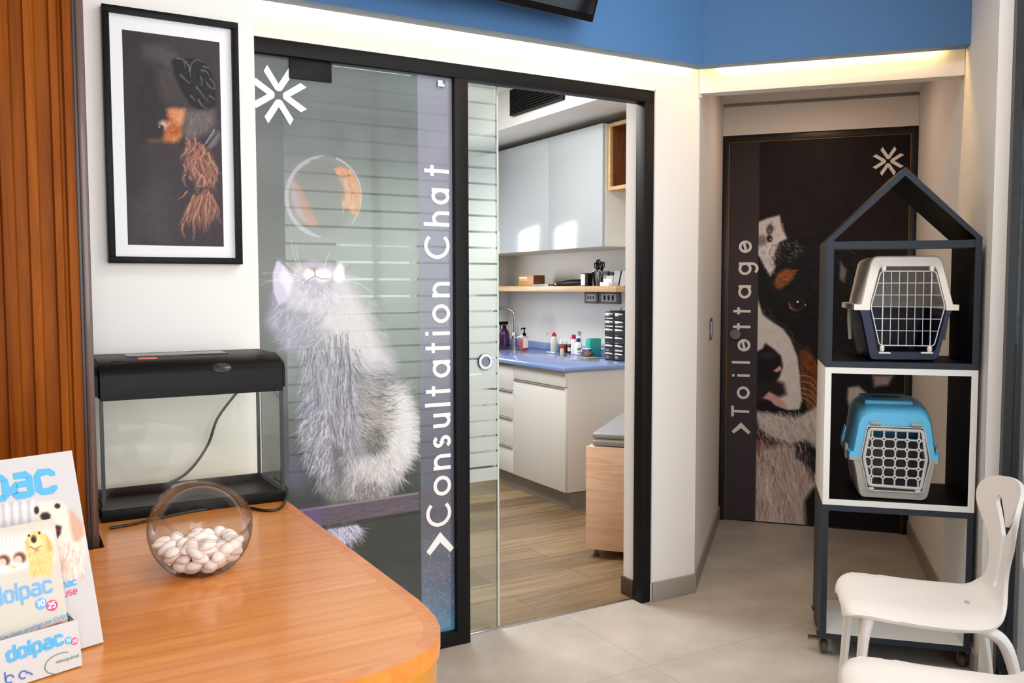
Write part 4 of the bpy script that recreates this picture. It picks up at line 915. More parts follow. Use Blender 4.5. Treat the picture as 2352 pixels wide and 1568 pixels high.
u_, v_ = f1.px(128, 1524); smalltext('lettering', 'vetoquinol', .0082, oriented(f1, u_, v_, .0008, t), INKG, t)
bm = B(); c_ = f1.px(140, 1522); tube(bm, [L_(f1.at(c_[0]+.024*math.cos(math.radians(a_)), c_[1]+.015*math.sin(math.radians(a_)), .001)) for a_ in range(60, 270, 12)], .0006, 5); obj('emblem', bm, INKG, t)
bm = B(); c_ = f1.px(40, 1553)
for dx, rr in ((-.011, .0055), (.008, .0055)):
    ribbon(bm, [(c_[0]+dx+rr*math.cos(math.radians(a_)), c_[1]+rr*math.sin(math.radians(a_))) for a_ in range(0, 320, 20)], .0022, 0, .0003, lambda x, y, d: L_(f1.at(x, y, .0008+d)))
ribbon(bm, [(c_[0]-.0165, c_[1]), (c_[0]-.0165, c_[1]+.012)], .0022, 0, .0003, lambda x, y, d: L_(f1.at(x, y, .0008+d))); ribbon(bm, [(c_[0]+.0145, c_[1]+.002), (c_[0]+.021, c_[1]-.004)], .0022, 0, .0003, lambda x, y, d: L_(f1.at(x, y, .0008+d)))
obj('emblem', bm, INKB, t, smooth=0)
# the pack standing in the tray
P2 = np.array([.090, 1.524, ZT+.004])+NB*.030
f2 = Face(P2, 14); tr_ = f2.px(110, 1192); br_ = f2.px(158, 1440); wR = br_[0]
t = thing('medicine_pack', 'cream medicine pack with a small golden dog, standing in the display tray', 'box', tuple(f2.at(wR-.07, 0)), th)
slab(f2, wR-.145, wR, .0, tr_[1], .014, t, 'carton', mat('cream_card', (196, 190, 178), .7, spec=.2))
cv = Canvas(f2.at(wR-.145, .002, .0004), U, .1445, f2.up, tr_[1]-.004, .001, (196, 189, 176))
cv.poly(K([(-40, 620), (340, 560), (360, 760), (-40, 860)]), (226, 220, 214), 10, .8)
for k in range(6): cv.line(K([(10+k*26, 610-k*8), (20+k*26, 720)]), 3, 2, (188, 182, 178), .6)
cv.poly(K([(180, 600), (215, 570), (260, 568), (300, 590), (340, 640), (350, 690), (345, 800), (330, 860), (200, 865), (185, 760), (160, 680)]), (228, 190, 126), 4)
cv.poly(K([(300, 590), (330, 640), (345, 690), (325, 710), (310, 680)]), (206, 158, 92), 3); cv.poly(K([(165, 640), (185, 620), (200, 680), (180, 690)]), (206, 158, 92), 3)
cv.fur(K([(190, 700), (340, 690), (340, 860), (200, 860)]), 120, 12, 1.6, [(240, 210, 150), (204, 154, 88), (186, 134, 70)], lambda x, y: (0, 1), .5)
cv.ell(*K([(222, 622)])[0], 7, 9, (50, 36, 30), .5); cv.ell(*K([(190, 600)])[0], 3, 3, (50, 36, 30), .5); cv.ell(*K([(258, 582)])[0], 3, 3, (50, 36, 30), .5)
cv.ell(*K([(232, 650)])[0], 16, 15, (238, 208, 156), .8, .8); cv.ell(*K([(222, 628)])[0], 6, 7, (50, 36, 30), .6); cv.line(K([(196, 672), (232, 690), (272, 664)]), 2.4, 1.2, (96, 58, 44), .9); cv.poly(K([(222, 682), (254, 678), (250, 702), (232, 706)]), (196, 116, 110), 3)
for cx, cy in ((18, 770), (122, 752)): cv.ell(*K([(cx+8, cy-6)])[0], 14, 13, (104, 66, 52), .6); cv.ell(*K([(cx-2, cy+8)])[0], 9, 10, (226, 184, 162), .5); cv.ell(*K([(cx+2, cy+44)])[0], 14, 7, (214, 214, 222), .8)
cv.ell(*K([(80, 812)])[0], 10, 5, (232, 176, 84), .6); cv.ell(*K([(30, 820)])[0], 24, 5, (240, 236, 230), .6)
cv.build('front_print', CARDM, t, f2.nn, 1.0)
cardtext(f2, t, 'lettering', 'dOLpAc', (-16, 1394), (121, 1358), .0275, .15, LBL)
L2 = loc(t)
for (cx, cy, m_, tx) in ((93.7, 1386, LBL, '10'), (119, 1390, PINK, '25')):
    c_ = f2.px(cx, cy); bm = B(); bm.faces.new([bm.verts.new(L2(f2.at(c_[0]+.0088*math.cos(a_*math.pi/14), c_[1]+.0088*math.sin(a_*math.pi/14), .0009))) for a_ in range(28)]); obj('dose_badge', bm, m_, t, smooth=0)
    cardtext(f2, t, 'lettering', tx, (cx-8, cy+8), (cx+9, cy+3.5), .0095, .2, WINK, .0012)
u_, v_ = f2.px(2, 1470); mm = oriented(f2, u_, v_, .0008, t) @ Rz(math.radians(5)); smalltext('lettering', 'Un chien protégé par Dolpac', .0088, mm, LBL, t)
u_, v_ = f2.px(4, 1478); mm = oriented(f2, u_, v_-.002, .0008, t) @ Rz(math.radians(5)); smalltext('lettering', 'c’est toute la famille protégée', .0075, mm, PINK, t)

# --- framed dog portrait
t = thing('framed_picture', 'black framed portrait of a dark dog hanging on the white pillar', 'picture', (.4565, 2.82, 1.836))
fx0, fx1, fz0, fz1 = -.1895, .1895, -.366, .366
bm = B(); fw_ = .019
box(bm, fx0, fx1, -.030, 0, fz1-fw_, fz1, .0015); box(bm, fx0, fx1, -.030, 0, fz0, fz0+fw_, .0015); box(bm, fx0, fx0+fw_, -.030, 0, fz0+fw_, fz1-fw_, .0015); box(bm, fx1-fw_, fx1, -.030, 0, fz0+fw_, fz1-fw_, .0015)
obj('frame', bm, mat('black_picture_frame', (9, 9, 10), .45, spec=.15), t)
obj('mount', box(B(), fx0+fw_, fx1-fw_, -.014, -.006, fz0+fw_, fz1-fw_), mat('white_mount', (228, 229, 233), .7), t)
p0 = ony(294, 562, 2.8055); p1 = ony(504, 97, 2.8055)
cv = Canvas((float(p0[0]), 2.8055, float(p0[2])), (1, 0, 0), float(p1[0]-p0[0]), (0, 0, 1), float(p1[2]-p0[2]), .0016, (56, 48, 54))
A3 = KC(5.808, 270, 60); A4 = KC(5.6, 270, 300)
cv.poly([(270, 60), (360, 60), (330, 330), (345, 580), (270, 580)], (44, 38, 42), 20, .8)
cv.poly(A3([(350, 560), (520, 520), (740, 560), (880, 900), (880, 1120), (850, 1560), (300, 1560), (250, 1100), (280, 760)]), (42, 37, 39), 8)
cv.poly(A3([(330, 230), (560, 240), (760, 340), (820, 430), (720, 470), (700, 520), (500, 470), (330, 420)]), (74, 69, 74), 9, .8)
cv.poly(A3([(500, 540), (720, 560), (860, 880), (880, 1060), (660, 1080), (560, 900)]), (70, 62, 62), 10, .8)
for k in range(40): cv.line(A3([(560+k*9, 300+k*3.5), (600+k*8.2, 520+k*15)]), 1.0, .8, (86, 80, 84), .28)
cv.poly(A3([(900, 1120), (1050, 1110), (1280, 1120), (1310, 1300), (1180, 1430), (980, 1520), (880, 1440), (880, 1260)]), (96, 88, 86), 9, .95)
cv.fur(A3([(900, 1130), (1300, 1130), (1300, 1320), (1000, 1500), (890, 1420)]), 120, 22, 1.6, [(132, 120, 116), (74, 66, 66), (150, 132, 122)], lambda x, y: (-.25, 1), .5)
cv.poly(A3([(720, 460), (800, 410), (900, 430), (1020, 430), (1150, 470), (1240, 600), (1310, 760), (1320, 900), (1310, 1060), (1200, 1100), (1080, 1110), (980, 1060), (850, 860), (760, 640)]), (28, 25, 28), 3)
for p in ([(800, 430), (880, 450), (900, 560)], [(910, 470), (960, 560), (980, 700)], [(960, 600), (990, 500), (1060, 450), (1150, 490)], [(840, 650), (920, 730), (970, 760)], [(1110, 680), (1130, 740), (1110, 800)], [(1120, 590), (1190, 610), (1220, 670)], [(1190, 760), (1240, 820), (1300, 840)], [(1240, 700), (1290, 770), (1300, 840)], [(1050, 810), (1110, 880), (1160, 950), (1220, 1010)], [(1080, 980), (1130, 1060), (1200, 1100)], [(980, 930), (1040, 1000)], [(1230, 930), (1300, 980)], [(1150, 540), (1230, 560)]):
    q_ = [tuple(v) for v in smooth_path(A3(p), 5)]; cv.line(q_, 6, 1.2, (84, 84, 90), .5); cv.line(q_, 2.2, .6, (160, 160, 166), .42)
cv.fur(A3([(780, 420), (1150, 450), (1300, 700), (1310, 1050), (1150, 1100), (900, 700)]), 160, 12, 1.3, [(96, 96, 102), (40, 38, 42), (14, 13, 15)], lambda x, y: (.5, .8), .5, .6)
cv.poly(A3([(650, 1110), (740, 1080), (900, 1110), (890, 1200), (865, 1330), (860, 1460), (820, 1540), (740, 1556), (640, 1545), (600, 1500), (620, 1450), (640, 1330), (690, 1240)]), (176, 106, 62), 6)
cv.poly(A3([(700, 1120), (890, 1110), (870, 1290), (770, 1300), (700, 1200)]), (206, 146, 110), 7, .85)
cv.poly(A3([(640, 1240), (740, 1250), (820, 1380), (800, 1450), (700, 1440), (640, 1390)]), (140, 66, 28), 8, .8)
cv.fur(A3([(650, 1120), (890, 1120), (850, 1500), (600, 1530)]), 120, 14, 2, [(226, 164, 116), (150, 78, 38), (206, 130, 78)], lambda x, y: (-.4, 1), .5, .5)
cv.poly(A3([(390, 1515), (500, 1500), (640, 1510), (620, 1550), (430, 1552)]), (140, 92, 66), 6, .6)
cv.ell(*A3([(606, 1312)])[0], 9, 9, (226, 190, 170), 1.2, .8); cv.ell(*A3([(574, 1352)])[0], 7, 6, (36, 30, 33), .8); cv.ell(*A3([(560, 1346)])[0], 1.6, 2.6, (190, 182, 184), .8, .8)
# long auburn ear
for p in ([(1000, 1440), (960, 1560), (900, 1560)],): cv.line(A3(p), 6, 3, (120, 84, 74), .6)
cv.poly(A4([(860, 250), (980, 120), (1100, 200), (1200, 280), (1270, 480), (1280, 650), (1200, 720), (1080, 700), (1000, 620), (880, 480)]), (96, 64, 56), 9, .9)
cv.fur(A4([(880, 130), (1060, 140), (1210, 280), (1270, 480), (1280, 650), (1200, 720), (1040, 700), (980, 560), (860, 420)]), 420, 26, 1.5, [(186, 132, 108), (128, 84, 68), (214, 166, 142), (80, 52, 46), (154, 104, 86)], lambda x, y: (.25*math.sin(y*.12), 1), .6, .3, .3)
cv.poly(A4([(1000, 790), (1180, 760), (1250, 900), (1280, 1060), (1150, 1240), (980, 1160), (820, 1200), (900, 980)]), (88, 56, 48), 12, .75)
cv.fur(A4([(1000, 790), (1180, 760), (1270, 980), (1160, 1150), (980, 1100), (860, 1120)]), 300, 36, 1.4, [(168, 116, 98), (116, 76, 62), (196, 148, 126), (72, 46, 42)], lambda x, y: ((x-470)*.012, 1), .55, .2, .15)
ear = [[(900, 100), (940, 190), (880, 280), (830, 320), (830, 380)], [(990, 90), (1000, 180), (960, 250), (880, 300)], [(1040, 150), (1060, 240), (1000, 320), (920, 350), (860, 420)], [(1100, 180), (1120, 280), (1060, 350), (960, 380), (960, 480), (1000, 560)], [(1000, 400), (980, 470), (1040, 560), (1040, 640), (1000, 720), (1030, 790)], [(1080, 360), (1100, 460), (1140, 560), (1210, 680)], [(1160, 280), (1200, 400), (1270, 480), (1270, 600), (1280, 660)], [(1120, 380), (1180, 460), (1230, 560), (1270, 650)], [(1060, 560), (1120, 600), (1130, 680), (1080, 720), (1040, 710)], [(860, 560), (840, 630), (880, 720)], [(930, 590), (960, 640)], [(850, 430), (870, 510), (850, 540)], [(1140, 760), (1080, 820), (1020, 880), (960, 930)], [(1100, 830), (1060, 960), (1010, 1080), (980, 1160), (990, 1300), (970, 1420)], [(1150, 800), (1130, 950), (1120, 1100), (1140, 1300)], [(1180, 780), (1200, 920), (1180, 1060), (1160, 1180)], [(1200, 820), (1260, 960), (1240, 1060), (1180, 1200)], [(1240, 900), (1300, 1020), (1290, 1120), (1340, 1200)], [(980, 830), (940, 950), (900, 1100), (920, 1220)], [(930, 930), (860, 1080), (820, 1200)], [(900, 780), (840, 850), (780, 880)], [(840, 1200), (830, 1280), (860, 1380)], [(1010, 900), (980, 1050), (960, 1160)]]
for i, p in enumerate(ear):
    q_ = [tuple(v) for v in smooth_path(A4(p), 6)]
    for dx in (-3, -1, 1, 3):
        c_ = [(190, 132, 108), (150, 98, 80), (218, 166, 140), (124, 80, 68), (172, 120, 104)][(i+dx) % 5]
        cv.line([(x+dx*.9*cv.rng.uniform(.5, 1.3), y+cv.rng.uniform(-1, 1)) for x, y in q_], 1.5, .5, c_, .65)
cv.line(A3([(1290, 1380), (1180, 1560)]), 3, 3, (150, 168, 172), .8); cv.poly(A4([(1130, 190), (1220, 20), (1300, 0), (1325, 60), (1270, 180), (1180, 240)]), (110, 108, 112), 4, .85); cv.line(A4([(1140, 200), (1290, 10)]), 5, 3, (40, 44, 50), .8)
cv.poly(A4([(320, 770), (480, 690), (680, 690), (700, 900), (690, 1450), (150, 1450), (150, 900)]), (72, 66, 70), 25, .6)
cv.noise(1.6, 60, 2)
cv.build('portrait_print', printmat('photo_print', .5), t, (0, -1, 0), 1.0)

# --- television on the blue wall
pb = ony(1362, 52, 2.80); TVW = 1.22
t = thing('television', 'black flat television tilted out from the blue wall above the glass front', 'television', (float(pb[0]), float(pb[1]), float(pb[2])), math.radians(6))
mt = Rx(math.radians(22))
W_ = TVW
bm = B(); box(bm, -W_, 0, -.0, .035, 0, .70, .004, mtx=mt); obj('housing', bm, BLACKP, t)
bm = B(); box(bm, -W_+.012, -.012, -.0015, .002, .026, .688, mtx=mt); obj('screen', bm, mat('dark_glossy_screen', (10, 11, 20), .08, spec=.7), t)
bm = B(); box(bm, -W_/2-.028, -W_/2+.028, -.002, .02, -.010, .002, .003, mtx=mt); obj('sensor_bar', bm, BLACKP, t)
smalltext('lettering', 'TELEFUNKEN', .0125, mt @ T(-W_/2-.034, -.0012, .008) @ Rx(math.pi/2), WINK, t)
bm = B(); box(bm, -W_/2-.06, -W_/2+.06, .03, .20, .34, .42, .003); obj('wall_bracket', bm, BLACKM, t)
# ================================================================== stacked display cubes with pet carriers
NAVY = mat('dark_navy_lacquer', (40, 47, 57), .5, spec=.3, noise=.05, nscale=60); NAVYIN = mat('black_lacquer', (6, 6, 8), .55, spec=.15)
WLAC = mat('white_lacquer', (230, 229, 226), .45); WLACIN = mat('white_lacquer_inside', (222, 221, 216), .5)
CX, CN = .5365, 3.45; HW, DEP, BT = .2575, .38, .022
base = SD*CX+SN*CN
def panel(bm, x0, x1, y0, y1, z0, z1, inner):
    """board whose face with normal `inner` takes the inside finish"""
    n0 = len(bm.faces); box(bm, x0, x1, y0, y1, z0, z1); bm.faces.ensure_lookup_table(); c = Vector(((x0+x1)/2, (y0+y1)/2, (z0+z1)/2))
    for f in bm.faces[n0:]:
        if (f.calc_center_median()-c).normalized().dot(Vector(inner)) > .9: f.material_index = 1
def cube(name, label, z0, z1, mo, mi_, castors=False):
    t = thing(name, label, 'cube shelf', (float(base[0]), float(base[1]), z0), -PSI); h = z1-z0
    for s_ in (-1, 1):
        bm = B(); a_, b_ = (-HW, -HW+BT) if s_ < 0 else (HW-BT, HW); panel(bm, a_, b_, 0, DEP, 0, h, (-s_, 0, 0)); obj('side_panel', bm, [mo, mi_], t)
    bm = B(); panel(bm, -HW+BT, HW-BT, 0, DEP, 0, BT, (0, 0, 1)); obj('bottom_panel', bm, [mo, mi_], t)
    bm = B(); panel(bm, -HW+BT, HW-BT, 0, DEP, h-BT, h, (0, 0, -1)); obj('top_panel', bm, [mo, mi_], t)
    return t
t = cube('cube_shelf', 'dark navy open cube with a white inside, bottom of the stack on castors', .072, .585, NAVY, WLACIN)
STEEL = mat('dull_steel', (120, 112, 104), .35, metal=.9); TYRE = mat('grey_green_tyre', (84, 82, 62), .6)
for sx, sy in ((-1, .05), (1, .05), (-1, .33), (1, .33)):
    cx_ = sx*(HW-.018); bm = B(); box(bm, cx_-.026, cx_+.026, sy-.026, sy+.026, -.004, 0); box(bm, cx_-.017, cx_-.013, sy-.018, sy+.022, -.05, -.004); box(bm, cx_+.013, cx_+.017, sy-.018, sy+.022, -.05, -.004)
    if sy < .1: box(bm, min(cx_+sx*.012, cx_+sx*.058), max(cx_+sx*.012, cx_+sx*.058), sy-.016, sy+.016, -.020, -.013, .002)
    c_ = obj('castor', bm, STEEL, t)
    bm = B(); lathe(bm, [(0, -.011), (.012, -.011), (.014, -.009), (.022, -.011), (.025, -.008), (.025, .008), (.022, .011), (.014, .009), (.012, .011), (0, .011)], 24, T(cx_, sy, -.0465) @ Ry(math.pi/2)); obj('wheel', bm, TYRE, c_)
cube('cube_shelf', 'white open cube with a black inside holding the blue pet carrier', .5855, 1.1000, WLAC, NAVYIN)
t = thing('house_shelf', 'dark navy house-shaped shelf with a gable roof on top of the stack', 'house shelf', (float(base[0]), float(base[1]), 1.1005), -PSI)
HE, HA = .470, .725; AX = .0
for s_ in (-1, 1):
    bm = B(); a_, b_ = (-HW, -HW+BT) if s_ < 0 else (HW-BT, HW); panel(bm, a_, b_, 0, DEP, 0, HE-.002, (-s_, 0, 0)); obj('side_panel', bm, [NAVY, NAVYIN], t)
bm = B(); panel(bm, -HW+BT, HW-BT, 0, DEP, 0, BT, (0, 0, 1)); obj('bottom_panel', bm, [NAVY, NAVYIN], t)
sl = (HA-HE)/HW; vt = BT*math.sqrt(1+sl*sl)
for s_ in (-1, 1):
    bm = B(); pts = [(s_*HW, HE-.002), (s_*HW, HE), (0, HA), (0, HA-vt), (s_*(HW-BT), HE-.002)]
    prism(bm, pts, 0, DEP, 'y'); bm.normal_update()
    for f in bm.faces:
        if f.normal.z < -.3: f.material_index = 1
    obj('roof_panel', bm, [NAVY, NAVYIN], t)
bm = B(); panel(bm, -HW+BT, HW-BT, 0.002, .13, HE-.034, HE-.008, (0, 0, -1)); obj('shelf_board', bm, [NAVY, mat('grey_green_underside', (96, 98, 86), .6)], t)

# --- carriers: shells lofted from the front outline
def resample(p, n):
    P = np.array(p, float); s_ = np.concatenate([[0], np.cumsum(np.hypot(*np.diff(P, axis=0).T))]); q = np.linspace(0, s_[-1], n)
    return np.stack([np.interp(q, s_, P[:, 0]), np.interp(q, s_, P[:, 1])], 1)
def soften(p, r):
    """round the inner corners of an open outline"""
    out = [p[0]]
    for a, b, c in zip(p, p[1:], p[2:]):
        a, b, c = map(np.array, (a, b, c)); u, v = (a-b), (c-b); lu, lv = np.hypot(*u), np.hypot(*v); d = min(r, lu*.45, lv*.45)
        q0, q1 = b+u/lu*d, b+v/lv*d
        for k in range(5): t_ = k/4; out.append(tuple((1-t_)**2*q0+2*t_*(1-t_)*b+t_*t_*q1))
    out.append(p[-1]); return out
def softloop(p, r):
    n = len(p); return soften([p[-1]]+list(p)+[p[0]], r)[1:-1]
def shell(outer, opening, stations, zmid, ret=.02):
    """outer/opening: open outlines from left rim to right rim at y=0; stations: (y, scale_x, scale_z) of the body"""
    n = 56; O = resample(outer, n); I = resample(opening, n); bm = B(); cx_ = (O[0, 0]+O[-1, 0])/2
    rings = []
    rings.append([(I[k, 0], ret, I[k, 1]) for k in range(n)]); rings.append([(I[k, 0], .003, I[k, 1]) for k in range(n)]); I2 = I+(O-I)*.06; rings.append([(I2[k, 0], 0, I2[k, 1]) for k in range(n)])
    O2 = O-(O-I)*.12; rings.append([(O2[k, 0], 0, O2[k, 1]) for k in range(n)])
    for y, sx, sz in stations: rings.append([(cx_+(O[k, 0]-cx_)*sx, y, zmid+(O[k, 1]-zmid)*sz) for k in range(n)])
    V = [[bm.verts.new(p) for p in r_] for r_ in rings]
    for a, b in zip(V, V[1:]):
        for k in range(n-1): bm.faces.new((a[k], a[k+1], b[k+1], b[k]))
    bm.faces.new(V[-1]); return bm
def wires(bm, p, r, closed=False): tube(bm, p, r, 6, closed=closed)

# white and navy carrier
CP = lambda n_: (lambda x, y: (lambda p: (float(p@SD), float(p[2])))(onp(x, y, SN, n_)))
YW = 3.512; g = CP(YW); S0 = .545; Z0 = 1.1235
K = KC(5.807, 1920, 570)
def KW(pts): return [(a-S0, b-Z0) for a, b in (g(x, y) for x, y in K(pts))]
t = thing('pet_carrier', 'white and navy pet carrier with a wire door inside the house-shaped shelf', 'pet carrier', (*(float(v) for v in (SD*S0+SN*YW)[:2]), Z0), -PSI)
CREAM = mat('cream_plastic', (244, 238, 229), .45); NAVYP = mat('navy_plastic', (7, 17, 56), .4)
out_ = soften(KW([(330, 748), (478, 104), (1405, 97), (1572, 755)]), .025); opn = soften(KW([(452, 790), (592, 242), (1335, 240), (1472, 790)]), .018)
zm = KW([(400, 785)])[0][1]
st = [(.006, 1, 1), (.02, 1.012, 1.004), (.12, 1.03, 1.0), (.30, 1.03, 1.0), (.40, 1.0, .99), (.43, .96, .965), (.445, .86, .88)]
top = obj('top_shell', shell(out_, opn, st, zm), CREAM, t)
for s_ in (-1, 1):
    bm = B()
    for k in range(14):
        y = .10+k*.016; w0 = 1.035
        za, zb_ = zm+.035, zm+.105; xa = abs(out_[0][0]); 
        def ex(z): f_ = (z-zm)/(out_[-1][1]-zm+max(p[1] for p in out_)-out_[-1][1]); return s_*(.5*(out_[-1][0]-out_[0][0]))*w0*(1-.27*f_)+(out_[-1][0]+out_[0][0])/2
        tube(bm, [(ex(za), y, za), (ex(zb_), y, zb_)], .0035, 6)
    obj('side_ribs', bm, CREAM, t)
lo = soften(KW([(300, 830), (330, 900), (445, 1470), (480, 1495), (1320, 1500), (1365, 1470), (1520, 900), (1560, 830)]), .02); lop = soften(KW([(456, 815), (560, 1350), (600, 1375), (1300, 1380), (1330, 1350), (1470, 825)]), .015)
z_ = min(p[1] for p in lo); lo = [(x, max(z, .0008)) for x, z in lo]
st2 = [(.006, 1, 1), (.03, 1.0, 1), (.40, 1.0, 1), (.435, .95, .97), (.445, .85, .9)]
zm2 = zm-.003
obj('bottom_shell', shell(lo, lop, st2, zm2), NAVYP, t)
rl = KW([(242, 765), (455, 765), (1472, 770), (1642, 775)]); rz0, rz1 = KW([(300, 822)])[0][1], KW([(300, 748)])[0][1]
bm = B(); outr = [(rl[0][0], -.002), (rl[1][0], -.002), (rl[1][0], .022), (rl[0][0]+.035, .03), (rl[0][0]+.03, .42), (rl[0][0]+.06, .45), (rl[3][0]-.06, .45), (rl[3][0]-.03, .42), (rl[3][0]-.035, .03), (rl[2][0], .022), (rl[2][0], -.002), (rl[3][0], -.002), (rl[3][0], .45), (rl[3][0]-.03, .475), (rl[0][0]+.03, .475), (rl[0][0], .45)]
prism(bm, outr, rz0, rz1, 'z'); obj('rim', bm, CREAM, t)
WIRE = mat('white_wire', (206, 204, 206), .3, metal=.3)
hexa = KW([(600, 306), (1330, 306), (1450, 780), (1306, 1302), (578, 1292), (465, 778)])
hexl = softloop(hexa, .012)
bm = B(); wires(bm, [(x, -.004, z) for x, z in hexl], .0022, True)
def hx(z, side):
    zc = hexa[2][1]; 
    pts_ = [hexa[1], hexa[2], hexa[3]] if side > 0 else [hexa[0], hexa[5], hexa[4]]
    P = sorted([(p[1], p[0]) for p in pts_]); return float(np.interp(z, [p[0] for p in P], [p[1] for p in P]))
zt_, zb_ = hexa[0][1], hexa[4][1]
for k in range(1, 6):
    z = zt_+(zb_-zt_)*(k/6.25)
    wires(bm, [(hx(z, -1), -.005, z), (hx(z, 1), -.005, z)], .0014)
for k, (xt, xb) in enumerate(((635, 610), (742, 718), (850, 826), (957, 934), (1065, 1040), (1172, 1148), (1278, 1252))):
    a_, b_ = KW([(xt, 306), (xb, 1298)])
    r_ = .0024 if k in (0, 6) else .0014
    e_ = .012 if k in (0, 6) else 0
    wires(bm, [(a_[0], -.003, a_[1]+e_), (b_[0], -.003, b_[1]-e_)], r_)
obj('wire_door', bm, WIRE, t)
for (x, y, hgt) in ((637, 265, .018), (1276, 268, .018), (611, 1335, .018), (1245, 1345, .018)):
    p = KW([(x, y)])[0]; bm = B(); lathe(bm, [(0, -hgt*.6), (.006, -hgt*.6), (.0085, -hgt*.3), (.0085, hgt*.35), (.004, hgt*.6), (0, hgt*.6)], 14, T(p[0], -.006, p[1])); obj('door_pin', bm, CREAM, t)
for x in (645, 1210):
    p = KW([(x, 1394)])[0]; bm = B(); box(bm, p[0]-.021, p[0]+.021, -.012, .004, p[1]-.003, p[1]+.003, .0028); obj('foot_tab', bm, CREAM, t)
for s_ in (rl[0][0], rl[3][0]):
    p0_ = (s_+.004 if s_ < 0 else s_-.004); bm = B(); tube(bm, smooth_path([(p0_, .20, rz0), (p0_, .195, rz0-.05), (p0_+(.006 if s_ < 0 else -.006), .20, rz0-.12)], 5), .007, 8, ratio=.5); obj('latch', bm, CREAM, t)

# blue and grey carrier
YB = 3.492; g2 = CP(YB); S1 = .515; Z1 = .6085
K2 = KC(5.2267, 1900, 880)
def KB(pts): return [(a-S1, b-Z1) for a, b in (g2(x, y) for x, y in K2(pts))]
t = thing('pet_carrier', 'sky blue and grey pet carrier with a lattice door inside the white cube', 'pet carrier', (*(float(v) for v in (SD*S1+SN*YB)[:2]), Z1), -PSI+math.radians(-1.5))
SKYP = mat('sky_blue_plastic', (94, 184, 226), .4); GRP = mat('warm_grey_plastic', (164, 160, 154), .45); LATT = mat('pale_grey_plastic', (196, 193, 190), .4)
out_ = soften(KB([(300, 850), (372, 470), (405, 395), (500, 335), (1130, 348), (1205, 398), (1250, 480), (1296, 880)]), .02); opn = soften(KB([(410, 890), (492, 512), (1152, 530), (1232, 930)]), .012)
zm = KB([(800, 900)])[0][1]
st = [(.008, 1, 1), (.03, 1.03, 1.04), (.06, 1.05, 1.09), (.10, 1.06, 1.13), (.20, 1.08, 1.155), (.32, 1.06, 1.14), (.38, 1.0, 1.08), (.41, .9, .98), (.42, .75, .8)]
obj('top_shell', shell(out_, opn, st, zm), SKYP, t)
ztop = zm+(max(p[1] for p in out_)-zm)*1.15
bm = B(); box(bm, -.085, .085, .075, .32, ztop-.014, ztop+.004, .006, 3); lid = obj('top_lid', bm, SKYP, t)
bm = B(); lathe(bm, [(0, 0), (.055, 0), (.055, .002), (0, .002)], 28, T(.005, .20, ztop+.0035) @ Matrix.Diagonal((1, .62, 1, 1))); obj('grip_recess', bm, mat('deep_blue_recess', (22, 74, 104), .5), lid)
for s_ in (-1, 1):
    bm = B()
    for k in range(5):
        y = .075+k*.014; xw = s_*.158
        tube(bm, [(xw*1.02, y, zm+.045), (xw*.955, y, zm+.10)], .003, 6)
    obj('side_vents', bm, SKYP, t)
lo = soften(KB([(300, 905), (330, 1010), (378, 1335), (440, 1392), (1130, 1420), (1205, 1380), (1285, 1010), (1300, 950)]), .03); lop = soften(KB([(408, 905), (490, 1282), (1132, 1312), (1234, 945)]), .012)
lo = [(x, max(z, .0008)) for x, z in lo]
obj('bottom_shell', shell(lo, lop, [(.008, 1, 1), (.04, 1.03, 1.0), (.20, 1.06, 1.0), (.36, 1.02, 1.0), (.41, .92, .95), (.42, .8, .85)], zm-.002), GRP, t)
ra, rb_, rc, rd = KB([(250, 800), (404, 830), (1238, 880), (1356, 880)]); zc0 = KB([(820, 915)])[0][1]
def rimring(z0, z1):
    bm = B(); o_ = [(ra[0]+.006, -.002), (ra[0], .02), (ra[0], .36), (ra[0]+.05, .44), (rd[0]-.05, .44), (rd[0], .36), (rd[0], .02), (rd[0]-.006, -.002), (rc[0], -.002), (rc[0], .02), (rd[0]-.035, .03), (rd[0]-.035, .36), (rd[0]-.07, .41), (ra[0]+.07, .41), (ra[0]+.035, .36), (ra[0]+.035, .03), (rb_[0], .02), (rb_[0], -.002)]
    return prism(bm, o_, z0, z1, 'z')
zr = KB([(330, 880)])[0][1]
obj('upper_rim', rimring(zr, zr+.019), SKYP, t); obj('lower_rim', rimring(zr-.013, zr), GRP, t)
# lattice door
P_ = [[KB([(540-j*3+i*139.5, 660+j*113+i*6.5)])[0] for i in range(5)] for j in range(5)]
dh = softloop(KB([(512, 548), (1140, 572), (1188, 915), (1118, 1262), (505, 1218), (440, 885)]), .008)
bm = B(); tube(bm, [(x, -.004, z) for x, z in dh], .0058, 8, closed=True, ratio=.8)
dr = softloop(KB([(484, 512), (1160, 536), (1236, 930), (1138, 1312), (486, 1284), (402, 890)]), .008)
obj('lattice_frame', bm, LATT, t)
bm = B(); tube(bm, [(x, -.002, z) for x, z in dr], .0026, 6, closed=True); obj('opening_edge', bm, LATT, t)
hx_ = [(x, z) for x, z in KB([(512, 548), (1140, 572), (1188, 915), (1118, 1262), (505, 1218), (440, 885)])]
def clip(p, q):
    """far end of the ray p->q inside the door outline"""
    p, q = np.array(p), np.array(q); d = q-p; best = 1e9
    for i in range(6):
        a, b = np.array(hx_[i]), np.array(hx_[(i+1) % 6]); e = b-a; den = d[0]*e[1]-d[1]*e[0]
        if abs(den) < 1e-12: continue
        s_ = ((a[0]-p[0])*e[1]-(a[1]-p[1])*e[0])/den; u = ((a[0]-p[0])*d[1]-(a[1]-p[1])*d[0])/den
        if s_ > 0 and 0 <= u <= 1: best = min(best, s_)
    return tuple(p+d*best)
bm = B()
